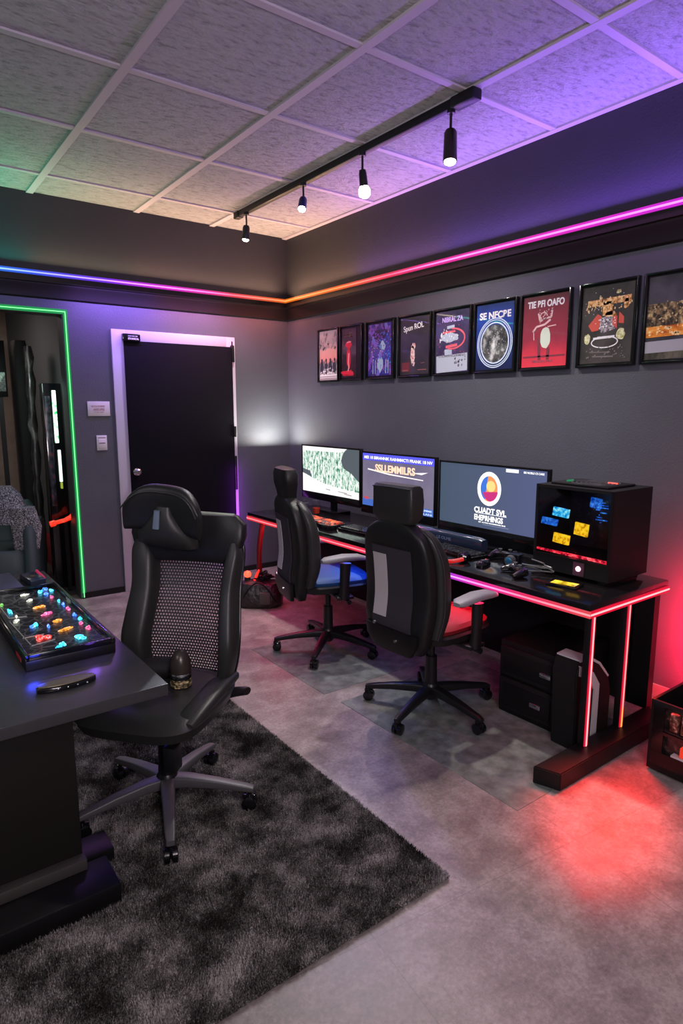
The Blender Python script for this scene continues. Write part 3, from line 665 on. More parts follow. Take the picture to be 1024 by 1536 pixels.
bm = new(); prism(bm, [(w*.3, cz+h/2), (w/2, cz+h/2), (w/2, cz-h*.15), (w*.42, cz-h*.05), (w*.36, cz+h*.02), (w*.24, cz+h*.1), (w*.2, cz+h*.25), (w*.24, cz+h*.42)], E0, E1)
sl = glow('slate_light', (.10, .12, .14), 1); build('picture', bm, sl, s, UV_R)
bm = new(); prism(bm, [(-w/2, cz-h*.1), (-w*.33, cz-h*.17), (-w*.36, cz-h*.04), (-w/2, cz+.0)], E0, E1); build('picture', bm, sl, s, UV_R)
bm = new()
for q in [(-.05, cz-h*.40, .06), (.12, cz-h*.41, .12), (.2, cz-h*.44, .1)]: prism(bm, [(q[0], q[1]), (q[0]+q[2], q[1]-.005), (q[0]+q[2], q[1]+.003), (q[0], q[1]+.006)], E1, E1+.0006)
build('picture', bm, glow('grey_marks', (.4, .36, .36), 1), s, UV_R)
# middle
m = splat('dusk_screen', [(.3, (.10, .09, .15)), (.7, (.16, .14, .20))], 3, emit=1.0)
t, s, w, h, cz = monitor(-1.777, -2.545, .868, 1.264, -.40, 'middle monitor with glowing gold lettering on a dusky violet screen', m)
def strip(u0, u1, v0, v1, col, st=1., d=0, nm='picture'):
    bm = new(); box(bm, u0, u1, cz+v0, cz+v1, E0, E1+d); return build(nm, bm, col if not isinstance(col, tuple) else glow('screen_colour', col, st), s, UV_R)
strip(-w/2, w/2, h/2-.052, h/2, (.10, .10, .75), 1.2)
strip(-w/2, w/2, -h/2, -h/2+.05, (.06, .14, .5), 1.1)
b = text_bm('MEI 18 SBRANNIK RAIHMMCTI FRANK 18 NV', w*.95, .022, 0, cz+h/2-.03, E1, E1+.0006, .03); build('lettering', b, glow('white_light', (1, 1, 1), 1.2), s, UV_R)
b = text_bm('SSLLEMMILRS', w*.56, .055, -.02, cz+.095, E0, E1+.0006, .03); build('lettering', b, glow('gold_light', (1, .62, .42), 1.4), s, UV_R)['label'] = 'gold lettering'
bm = new(); prism(bm, [(-w*.42, cz+.075), (-w*.1, cz+.052), (w*.36, cz+.04), (w*.36, cz+.046), (-w*.1, cz+.062), (-w*.42, cz+.085)], E0, E1); prism(bm, [(w*.2, cz+.085), (w*.42, cz+.10), (w*.34, cz+.08)], E0, E1); build('picture', bm, glow('white_swoosh', (1, .9, .88), 1.2), s, UV_R)
b = text_bm('RI SONES JAMME', w*.36, .018, w*.3, cz-h/2+.034, E1, E1+.0006, .02); b2 = text_bm('Fermanisant LLANI', w*.4, .014, w*.28, cz-h/2+.012, E1, E1+.0006, .02)
me = bpy.data.meshes.new('x'); b2.to_mesh(me); b.from_mesh(me); b2.free(); build('lettering', b, glow('pale_blue_light', (.6, .75, 1), 1.1), s, UV_R)
bm = new(); poly = ellipse(w*.22, cz-.09, .09, .075, 24, -.9, 1.5)
for a, b_ in zip(poly, poly[1:]):
    prism(bm, [a, b_, (b_[0]-.012, b_[1]-.004), (a[0]-.012, a[1]-.004)], E0, E1)
build('picture', bm, glow('pink_arc', (1, .7, .72), 1.2), s, UV_R)
bm = new(); prism(bm, ellipse(w*.24, cz-.10, .035, .06, 16), E0, E1); prism(bm, ellipse(-w*.44, cz-h*.36, .03, .012, 10), E0, E1); build('picture', bm, glow('red_patch', (.6, .08, .12), 1), s, UV_R)
# right
m, nt, b = nodes('slate_blue_screen'); tc = nt.nodes.new('ShaderNodeTexCoord'); sp = nt.nodes.new('ShaderNodeSeparateXYZ'); nt.links.new(tc.outputs['Object'], sp.inputs[0])
mr = nt.nodes.new('ShaderNodeMapRange'); mr.inputs['From Min'].default_value = -.42; mr.inputs['From Max'].default_value = .42; nt.links.new(sp.outputs['Y'], mr.inputs['Value'])
nt.links.new(ramp(nt, mr.outputs['Result'], [(0, s2l((88, 96, 138))), (.5, s2l((80, 92, 120))), (1, s2l((72, 88, 108)))]), b.inputs['Emission Color']); b.inputs['Emission Strength'].default_value = 1.
b.inputs['Base Color'].default_value = (.01, .01, .01, 1); b.inputs['Roughness'].default_value = .3
t, s, w, h, cz = monitor(-2.603, -3.425, .862, 1.25, -.40, 'rightmost monitor, slate blue screen with a white ringed emblem and lettering', m, chin=.10)
wl = glow('white_light2', (1, 1, 1), 1.3)
bm = new(); ringplate(bm, .0, cz+.055, .092, .105, .026, E0, E1+.0002); build('emblem_ring', bm, wl, s, UV_R)
bm = new(); prism(bm, ellipse(0, cz+.055, .072, .084), E0, E1); build('emblem', bm, glow('orange_pink', (1, .35, .12), 1.), s, UV_R)
bm = new(); prism(bm, ellipse(0, cz+.055, .066, .078, 16, PI*.55, PI*1.35), E1, E1+.0006); build('emblem', bm, glow('emblem_blue', (.06, .20, .75), 1.), s, UV_R)
bm = new(); prism(bm, ellipse(0.01, cz+.055, .06, .076, 16, PI*1.1, PI*1.95), E1, E1+.0010); build('emblem', bm, glow('emblem_magenta', (.65, .04, .22), 1.), s, UV_R)
bm = new(); prism(bm, ellipse(.014, cz+.072, .034, .034), E1, E1+.0014); build('emblem', bm, glow('emblem_yellow', (1, .72, .25), 1.1), s, UV_R)
bs = [text_bm('CUADT SVL', .25, .036, .012, cz-.082, E0, E1, .035), text_bm('EHEBRHINGS', .225, .036, .002, cz-.13, E0, E1, .035), text_bm('SET ALTSAS RANMMMARS MAE', .21, .008, .03, cz-.158, E0, E1, .02)]
box(bs[0], -.1, .14, cz-.104, cz-.101, E0, E1)
for b2 in bs[1:]:
    me = bpy.data.meshes.new('x'); b2.to_mesh(me); bs[0].from_mesh(me); b2.free()
build('lettering', bs[0], wl, s, UV_R)
bm = new(); box(bm, w*.15, w*.26, cz+h*.435, cz+h*.485, E0, E1, .0); build('menu_tab', bm, wl, s, UV_R)
b = text_bm('BIS NOBLE CS CARE', .14, .012, w*.39, cz+h*.455, E0, E1, .02); build('lettering', b, wl, s, UV_R)
bm = new(); box(bm, -.04, .16, cz-.172, cz-.1695, E0, E1); build('underline', bm, glow('dim_line', (.3, .33, .5), 1), s, UV_R)

# ------------------------------------------------------------------ pc on the desk
t = thing('desktop_computer', 'large black computer tower with glass side showing yellow and blue lights', 'computer', (-.647, -3.965, DT))
W, L, HT = .355, .43, .462
bm = new()
box(bm, 0, W, 0, .012, .02, HT); box(bm, 0, W, L-.012, L, .02, HT); box(bm, W-.012, W, .012, L-.012, .02, HT)
box(bm, 0, W, .012, L-.012, HT-.015, HT); box(bm, 0, W-.012, .012, L-.012, .02, .105)
build('case', bm, 'blackmatte', t)
for y in (.03, L-.07):
    bm = new(); box(bm, .02, W-.02, y, y+.04, 0, .02, .003); build('foot', bm, 'black', t)
bm = new(); box(bm, W-.06, W-.013, .014, L-.014, .11, HT-.02); inner = build('mainboard', bm, splat('board_print', [(.4, (.006, .007, .01)), (.6, (.02, .022, .03)), (.75, (.08, .1, .14))], 40), t)
bm = new(); box(bm, .004, .008, .014, L-.014, .105, HT-.016); build('side_glass', bm, 'smoked', t)
bm = new(); box(bm, -.003, .003, .0, L, .093, .105); box(bm, -.003, .003, 0, .012, .105, HT); build('glass_trim', bm, 'black', t)
def lit(y, z, w_, h_, col, st, nm, skew=.006, x=.03):
    bm = new(); prism(bm, [(-w_/2, -h_/2+skew), (w_/2, -h_/2), (w_/2+skew, h_/2-skew), (-w_/2+skew, h_/2)], 0, .012)
    o = build(nm, bm, col, t, Matrix.Translation((x, y, z)) @ UV_R)
yel = splat('yellow_lit', [(.36, (.45, .2, .0)), (.5, (.9, .55, .01)), (.65, (1, .75, .03))], 55, emit=1.4)
blu = splat('cyan_lit', [(.36, (.0, .12, .5)), (.5, (.02, .5, .85)), (.65, (.35, .9, .9))], 55, emit=1.4)
blu2 = splat('blue_lit', [(.36, (.0, .03, .3)), (.55, (.02, .18, .8)), (.7, (.1, .5, 1))], 55, emit=1.1)
lit(.295, .325, .09, .05, blu, 1, 'lit_fan'); lit(.36, .27, .09, .04, blu2, 1, 'lit_fan'); lit(.105, .395, .055, .055, blu2, 1, 'lit_module')
lit(.175, .255, .072, .068, yel, 1, 'lit_module'); lit(.285, .19, .09, .055, yel, 1, 'lit_module')
lit(.365, .30, .012, .05, blu, 1, 'lit_cable', x=.05) if False else None
for i in range(9):
    bm = new(); box(bm, .03, .034, .04+rr.uniform(0, .06), .05+rr.uniform(.02, .06), .30+i*.012, .305+i*.012)
    build('lit_trace', bm, blu2, t)
bm = new(); prism(bm, [(-.20, .005), (.20, -.004), (.20, .012), (-.20, .016)], 0, .006); build('red_light_bar', bm, splat('red_bar', [(.4, (.15, .0, .01)), (.55, (.9, .02, .05)), (.7, (1, .3, .3))], 60, emit=1.1), t, Matrix.Translation((.012, L/2, .112)) @ UV_R)
bm = new(); tube(bm, [(.0, .16, .06), (-.008, .16, .06)], [.014, .012], 18); build('power_button', bm, glow('pink_white', (1, .6, .7), 2.5), t)
bm = new(); box(bm, -.002, .001, .13, .19, .025, .094); build('badge', bm, mk('badge_violet', (.10, .04, .07), .3), t)
bm = new(); box(bm, .05, .30, .06, .38, HT, HT+.012, .004); vent = build('top_vent', bm, 'black', t)
bm = new(); 
for k in range(5): ringplate(bm, .17, .2, .03+k*.022, .03+k*.022, .006, HT+.012, HT+.015, 32)
build('fan_grille', bm, 'plasticgrey', vent)
bm = new(); tube(bm, [(.2+.0*i, .1+.01*i, HT+.014) for i in range(6)], .006); build('vent_light', bm, glow('vent_red', (1, .1, .08), 1.2), vent)
bm = new(); tube(bm, [(.12+.01*i, .33, HT+.014) for i in range(6)], .006); build('vent_light', bm, glow('vent_green', (.02, .3, .12), .8), vent)

# ------------------------------------------------------------------ keyboards and clutter on the main desk
def keyboard(x, y, rz, label, kmat, L=.44, W=.15, z=DT, pmat='blackgloss'):
    t = thing('keyboard', label, 'keyboard', (x, y, z), rz, 'keyboards on the black desk')
    bm = new(); box(bm, -W/2, W/2, -L/2, L/2, 0, .018, .004); build('body', bm, pmat, t)
    bm = new()
    for i in range(5):
        for j in range(15):
            xx = -W/2+.014+i*.026; yy = -L/2+.012+j*(L-.02)/15
            box(bm, xx, xx+.019, yy, yy+(L-.02)/15-.006, .0185, .028)
    build('keycaps', bm, kmat, t); return t
kred = splat('red_orange_keys', [(.42, (.01, .008, .008)), (.52, (.25, .02, .01)), (.62, (1, .12, .03)), (.72, (1, .4, .1))], 22, emit=.9)
kdark = splat('dark_keys', [(.45, (.01, .01, .012)), (.6, (.04, .04, .045)), (.75, (.2, .2, .22))], 40)
keyboard(-.76, -1.72, 0, 'keyboard glowing red and orange in front of the leftmost monitor', kred)
keyboard(-.74, -2.20, .05, 'dark keyboard with white lettering behind the middle chair', kdark, .36)
keyboard(-.69, -3.03, -.05, 'black keyboard in front of the rightmost monitor', kdark, .36)
t = thing('soundbar', 'low dark soundbar under the rightmost monitor', 'soundbar', (-.56, -2.83, DT))
bm = new(); loft(bm, [((0, -.30, .045), (.028, 0, 0), (0, 0, .036), 4), ((-.0, -.26, .045), (.034, 0, 0), (0, 0, .044), 4), ((-.0, .26, .045), (.034, 0, 0), (0, 0, .044), 4), ((0, .30, .045), (.028, 0, 0), (0, 0, .036), 4)]); build('body', bm, mk('blue_black_gloss', (.02, .03, .06), .15, coat=.6), t)
b = text_bm('LE OLMS', .12, .018, .0, .05, .0345, .0355, .02); build('lettering', b, mk('steel_blue', (.12, .18, .3), .4), t, UV_R)
bm = new(); box(bm, -.035, .03, -.2, .2, 0, .006); build('base', bm, 'black', t)
def mouse(x, y, rz, label, mat='blackgloss'):
    t = thing('computer_mouse', label, 'mouse', (x, y, DT), rz, 'mice on the black desk')
    bm = new(); loft(bm, [((0, 0, 0), (.055, 0, 0), (0, .03, 0), 2.6), ((0, 0, .012), (.058, 0, 0), (0, .032, 0), 2.5), ((-.005, 0, .03), (.042, 0, 0), (0, .024, 0), 2.3), ((-.008, 0, .038), (.02, 0, 0), (0, .012, 0), 2)]); build('shell', bm, mat, t)
    bm = new(); cyl(bm, (.03, -.004, .028), (.03, .004, .028), .008); build('scroll_wheel', bm, redled, t)
mouse(-.80, -2.44, 0, 'black mouse near the middle chair'); mouse(-.80, -3.33, .3, 'black mouse beside the red headset')
# headset with red band
t = thing('headset', 'black headset with a curved red band lying on the desk', 'headset', (-.85, -3.06, DT))
rp = glow('red_lit_plastic', (1, .02, .02), .55)
bm = new(); tube(bm, [(.02, .17, .028), (-.05, .13, .014), (-.085, .0, .012), (-.06, -.12, .014), (0, -.17, .028)], .011, 10, 8); build('headband', bm, rp, t)
for s_ in (-1, 1):
    bm = new(); tube(bm, [(.03, s_*.165, .032), (.03, s_*.135, .032)], [.034, .03], 20); tube(bm, [(.03, s_*.18, .032), (.03, s_*.165, .032)], [.02, .034], 20); e = build('ear_cup', bm, 'blackgloss', t)
    bm = new(); tube(bm, [(.03, s_*.135, .032), (.03, s_*.12, .032)], [.031, .022], 20); build('ear_pad', bm, 'leather', e)
bm = new(); tube(bm, [(.02, .16, .02), (.08, .1, .015), (.1, .0, .012)], .005, 8, 4); build('microphone', bm, rp, t)
t = thing('red_mouse_pad', 'small glowing red pad on the desk by the middle chair', 'mouse pad', (-.80, -2.80, DT))
bm = new(); loft(bm, [((0, 0, 0), (.09, 0, 0), (0, .07, 0), 4), ((0, 0, .004), (.09, 0, 0), (0, .07, 0), 4)]); build('pad', bm, 'blackmatte', t)
bm = new(); tube(bm, [V((.09*math.copysign(abs(math.cos(a))**.5, math.cos(a)), .07*math.copysign(abs(math.sin(a))**.5, math.sin(a)), .004)) for a in [2*PI*i/32 for i in range(33)]], .0035, 6); build('lit_edge', bm, rp, t)
# game controllers
def controller(x, y, z, rz, label):
    t = thing('game_controller', label, 'controller', (x, y, z), rz, 'controllers on the black desk')
    bm = new()
    loft(bm, [((0, -.05, .03), (.026, 0, 0), (0, 0, .016), 2.5), ((0, 0, .032), (.028, 0, 0), (0, 0, .017), 2.5), ((0, .05, .03), (.026, 0, 0), (0, 0, .016), 2.5)], 16)
    for s_ in (-1, 1): tube(bm, [(.01, s_*.05, .03), (-.02, s_*.068, .024), (-.06, s_*.075, .014)], [.026, .022, .012], 12, 4)
    build('shell', bm, 'blackgloss', t)
    for s_ in (-1, 1):
        bm = new(); cyl(bm, (-.005, s_*.028, .045), (-.005, s_*.028, .058), .006); cyl(bm, (-.005, s_*.028, .058), (-.005, s_*.028, .062), .011); build('thumbstick', bm, 'plasticgrey', t)
    bm = new()
    for k in range(4): sphere(bm, (.01+.01*math.cos(k*PI/2), -.055+.01*math.sin(k*PI/2), .045), .004, .004, .004, 8)
    build('buttons', bm, 'chrome', t)
controller(-.58, -3.30, DT, .4, 'black game controller left of the desk microphone')
controller(-.80, -3.56, DT, -.5, 'black game controller in front of the computer tower')
t = thing('action_camera', 'small dark camera with a blue lens on the desk', 'camera', (-.66, -3.42, DT), .2)
bm = new(); box(bm, -.03, .03, -.045, .045, 0, .07, .006); build('body', bm, 'blackgloss', t)
bm = new(); tube(bm, [(-.03, 0, .038), (-.06, 0, .038)], [.028, .025], 24); l = build('lens_barrel', bm, 'plasticgrey', t)
bm = new(); sphere(bm, (-.058, 0, .038), .008, .021, .021); build('lens', bm, mk('blue_lens', (.02, .12, .22), .05, coat=1), l)
t = thing('cable_coil', 'tangled dark cable on the desk before the tower', 'cable', (-.66, -3.60, DT))
bm = new(); r_ = random.Random(5)
tube(bm, [(-.03+.04*math.cos(i*.9)+r_.uniform(-.02, .02)+.0, .07*math.sin(i*.9)+r_.uniform(-.02, .02), .008+.0035*i*.9) for i in range(16)], .0045, 8, 5); build('cable', bm, mk('pale_shiny_cable', (.10, .10, .10), .15, coat=.8), t)
t = thing('phone', 'flat black phone reflecting yellow in front of the tower', 'phone', (-.78, -3.82, DT), .2)
bm = new(); box(bm, -.05, .05, -.075, .075, 0, .012, .003); build('body', bm, 'blackgloss', t)
bm = new(); box(bm, -.03, .03, -.06, .06, .012, .013); build('screen', bm, splat('yellow_reflection', [(.4, (.3, .2, .0)), (.6, (1, .75, .05))], 20, emit=.7), t)  # yellow reflection painted into the screen and made to glow
# red-lit glasses at the far end
for i, (x, y) in enumerate([(-.62, -1.25), (-.55, -1.36), (-.7, -1.42)]):
    t = thing('drinking_glass', ['tall glass by the leftmost monitor, nearest the corner', 'glass pushed furthest back under the leftmost monitor', 'glass nearest the desk edge by the leftmost monitor'][i], 'glass', (x, y, DT), 0, 'glasses at the far end of the desk')
    bm = new(); tube(bm, [(0, 0, 0), (0, 0, .004), (0, 0, .1), (0, 0, .11)], [.028, .03, .036, .036], 20); build('tumbler', bm, 'clear', t)
    bm = new(); tube(bm, [(0, 0, .006), (0, 0, .05)], [.026, .03], 20); build('drink', bm, mk('red_drink', (.4, .03, .01), .1), t)
for i, (x, y, rz) in enumerate([(-.80, -1.30, .2), (-.86, -1.95, -.1)]):
    t = thing('control_box', ['small black control box with orange lights at the far desk end', 'slim black control box with lights behind the red keyboard'][i], 'control box', (x, y, DT), rz, 'control boxes on the desk')
    bm = new(); box(bm, -.04, .04, -.07, .07, 0, .035, .004); build('case', bm, 'blackgloss', t)
    bm = new(); 
    for k in range(6): box(bm, -.025+(k % 2)*.03, -.01+(k % 2)*.03, -.055+(k//2)*.04, -.035+(k//2)*.04, .035, .039)
    build('lit_buttons', bm, kred, t)

# ------------------------------------------------------------------ under the desk
t = thing('drawer_cabinet', 'low black two-drawer cabinet with chrome pulls under the desk', 'cabinet', (-.83, -3.70, 0), .03)
bm = new(); box(bm, 0, .45, -.16, .20, 0, .40, .006); build('body', bm, 'black', t)
for z0, z1, yh in [(.215, .37, -.09), (.03, .2, -.04)]:
    bm = new(); box(bm, -.016, .0, -.15, .19, z0, z1, .004); d = build('drawer', bm, 'blackmatte', t)
    bm = new(); box(bm, -.02, -.016, -.12, .16, z0+.025, z1-.025, .003); build('inset_panel', bm, 'black', d)
    bm = new(); box(bm, -.032, -.02, yh-.032, yh+.032, (z0+z1)/2-.012, (z0+z1)/2+.012, .004); build('handle', bm, 'chrome', d)
t = thing('white_striped_computer', 'black computer with two curved silver bands beside the drawer cabinet', 'computer', (-.90, -4.0, 0))
prof = [(0, 0), (-.02, .38), (.0, .445), (.08, .45), (.17, .40), (.26, .31), (.285, .24), (.285, 0)]
bm = new(); prism(bm, prof, 0, .13, UV_B); bmesh.ops.bevel(bm, geom=list(bm.edges), offset=.006, segments=2, affect='EDGES')
build('case', bm, 'blackmatte', t, Matrix.Translation((0, .13, 0)))
bm = new(); prism(bm, [(.125, .0), (.165, .0), (.168, .30), (.11, .375), (.0, .43), (.0, .38), (.08, .345), (.128, .28)], -.003, .008, UV_B); build('silver_band', bm, 'silver', t)
bm = new(); prism(bm, [(.01, .452), (.085, .456), (.178, .405), (.262, .318), (.256, .31), (.17, .395), (.08, .445), (.01, .442)], 0, .125, UV_B); build('silver_band', bm, 'silver', t, Matrix.Translation((0, .127, 0)))

# crate with electronics
t = thing('open_computer_case', 'open black chassis full of copper-coloured parts on the floor at right', 'computer case', (-.755, -4.27, 0), .0)
W, L, HT = .40, .46, .335
bm = new(); box(bm, 0, W, -L, 0, .012, .04); box(bm, 0, W, -.012, 0, .04, HT); box(bm, 0, W, -L, -L+.012, .04, HT); box(bm, W-.012, W, -L+.012, -.012, .04, HT-.03)
build('chassis', bm, 'black', t)
for yy in (-L, -.05): 
    bm = new(); box(bm, .02, W-.02, yy+.0, yy+.04, 0, .012); build('foot', bm, 'black', t)
bm = new()
box(bm, 0, .012, -L+.012, -.012, HT-.02, HT); box(bm, 0, .012, -L+.012, -.012, .04, .10); box(bm, 0, .012, -L+.012, -.012, .185, .20); box(bm, .001, .011, -.06, -.013, .041, HT-.001); box(bm, .001, .011, -.20, -.185, .1, HT-.001)
build('front_lattice', bm, 'blackgloss', t)
bm = new(); box(bm, .03, .06, -L+.02, -.02, .05, HT-.03); build('circuit_board', bm, splat('dark_board', [(.42, (.01, .008, .008)), (.56, (.05, .03, .03)), (.7, (.22, .10, .07))], 35), t)
cop = splat('copper_parts', [(.4, (.05, .012, .01)), (.55, (.20, .07, .045)), (.68, (.6, .38, .3))], 70)
for (y, z, w_, h_) in [(-.10, .215, .035, .08), (-.15, .215, .04, .08), (-.23, .215, .05, .09), (-.32, .21, .06, .09)]:
    bm = new(); box(bm, .004, .03, y-w_/2, y+w_/2, z, z+h_, .004); build('component', bm, cop, t)
bm = new(); box(bm, .0, .03, -.17, -.135, .115, .16, .004); build('lit_component', bm, glow('orange_red_lit', (1, .05, .02), .8), t)
bm = new(); box(bm, .001, .03, -.19, -.10, .102, .11); build('silver_label', bm, 'silver', t)
bm = new(); tube(bm, [(.1, -.1, .2), (.14, -.2, .33), (.2, -.3, .34), (.3, -.38, .28)], .012, 8, 5); tube(bm, [(.05, -.3, .2), (.1, -.25, .34), (.2, -.2, .32), (.3, -.1, .25)], .01, 8, 5); build('cables', bm, mk('dull_red_cable', (.12, .02, .02), .4), t)
for k in range(3):
    bm = new(); box(bm, .08+k*.07, .12+k*.07, -.4, -.08, .06, .27, .004); build('card', bm, 'blackmatte', t)

# bag by the door with red lamp
t = thing('equipment_bag', 'black bag on the floor between the door and the far chair', 'bag', (-.95, -1.12, 0), math.radians(53))
bm = new(); loft(bm, [((0, 0, 0), (.12, 0, 0), (0, .16, 0), 3.5), ((0, 0, .03), (.135, 0, 0), (0, .185, 0), 3.5), ((0, .0, .13), (.13, 0, 0), (0, .18, 0), 3), ((.01, 0, .19), (.10, 0, 0), (0, .15, 0), 2.6), ((.01, 0, .205), (.05, 0, 0), (0, .09, 0), 2)], 32); bag = build('body', bm, mk('black_nylon', (.015, .014, .014), .35, bscale=20, bstr=.8, bdist=.02), t)
bm = new(); tube(bm, [(-.10, .14, .05), (-.13, .08, .16), (-.11, .0, .215), (-.13, -.08, .16), (-.11, -.14, .05)], .009, 8, 6, .6); build('strap', bm, 'black', t)
bm = new(); box(bm, -.145, -.12, -.10, -.01, .04, .14, .01); build('pocket', bm, mk('grey_nylon', (.06, .05, .045), .5), t)
t = thing('red_beacon', 'glowing red round lamp resting on the black bag', 'lamp', (-1.02, -1.04, .215))
bm = new(); sphere(bm, (0, 0, .035), .030, .030, .030); build('bulb', bm, glow('beacon_red', (1, .07, .03), 3), t)
bm = new(); cyl(bm, (0, 0, -.018), (0, 0, .012), .026, .022); build('base', bm, 'black', t)
t = thing('red_glow_stick', 'short glowing red stick leaning beside the round red lamp', 'light stick', (-.99, -1.10, .215))
bm = new(); tube(bm, [(0, 0, -.01), (.02, -.015, .05), (.03, -.025, .08)], [.009, .011, .007], 12); build('stick', bm, glow('stick_red', (1, .03, .02), 1.5), t)
t = thing('tangled_gear', 'tangle of dark shiny gear on top of the black bag', 'gear', (-.91, -1.13, .21))
bm = new(); r_ = random.Random(9)
tube(bm, [(r_.uniform(-.08, .08), r_.uniform(-.06, .06), .008+.004*i) for i in range(16)], .007, 8, 5); build('cables', bm, 'blackgloss', t)
bm = new(); box(bm, -.04, .04, -.035, .035, 0, .045, .01); build('small_case', bm, 'plastic', t)

# thin sheets painting the shade on the floor under the desk chairs
for (x0, x1, y0, y1, lab) in [(-1.47, -.45, -4.12, -2.93, 'grey-green sheet painting the shade under the nearer desk chair'), (-1.49, -.45, -2.80, -1.95, 'grey-green sheet painting the shade under the farther desk chair')]:
    t = thing('floor_shading', lab, 'mat', ((x0+x1)/2, (y0+y1)/2, 0), 0, 'shade sheets under the desk chairs')
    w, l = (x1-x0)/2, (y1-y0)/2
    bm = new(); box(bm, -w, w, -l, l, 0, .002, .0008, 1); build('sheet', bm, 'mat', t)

# ------------------------------------------------------------------ office chair base
def star_base(t, ang, R=.33, mat='plastic', hz=.12, zt=.44, legw=.026, ztop=.0):
    bm = new(); tube(bm, [(0, 0, .06), (0, 0, .075), (0, 0, hz+.01), (0, 0, hz+.03)], [.03, .042, .045, .032], 24); build('hub', bm, 'plastic', t)
    bm = new(); tube(bm, [(0, 0, hz+.02), (0, 0, .30)], [.034, .03], 20); tube(bm, [(0, 0, .30), (0, 0, zt)], [.018, .018], 16); build('gas_lift', bm, 'plastic', t)
    for k in range(5):
        a = math.radians(ang+72*k); d = V((math.cos(a), math.sin(a), 0)); s = V((-d.y, d.x, 0))
        bm = new()
        secs = []
        for f_, z, w, hh in [(.02, hz-.01, .030, .026), (.25, hz-.008, .027, .022), (.6, hz-.02, .022, .017), (.92, hz-.038, .018, .013), (1.0, hz-.044, .014, .010)]:
            secs.append((d*R*f_+V((0, 0, z)), s*w, V((0, 0, hh)), 5))
        loft(bm, secs, 20); leg = build('base_leg', bm, mat, t)
        e = d*R*.95
        bm = new(); cyl(bm, (e.x, e.y, .045), (e.x, e.y, hz-.045), .009)
        q = d*.006
        for sgn in (-1, 1):
            c = e+s*sgn*.014+V((0, 0, .029))
            tube(bm, [c-s*.011*1, c-s*.008, c+s*.008, c+s*.011], [.022, .0285, .0285, .022], 20)
        box(bm, -.024, .024, -.006, .006, .03, .062, .003, mat=Matrix.Translation((e.x, e.y, 0)) @ Matrix.Rotation(a, 4, 'Z'))
        build('caster', bm, 'blackgloss', leg)

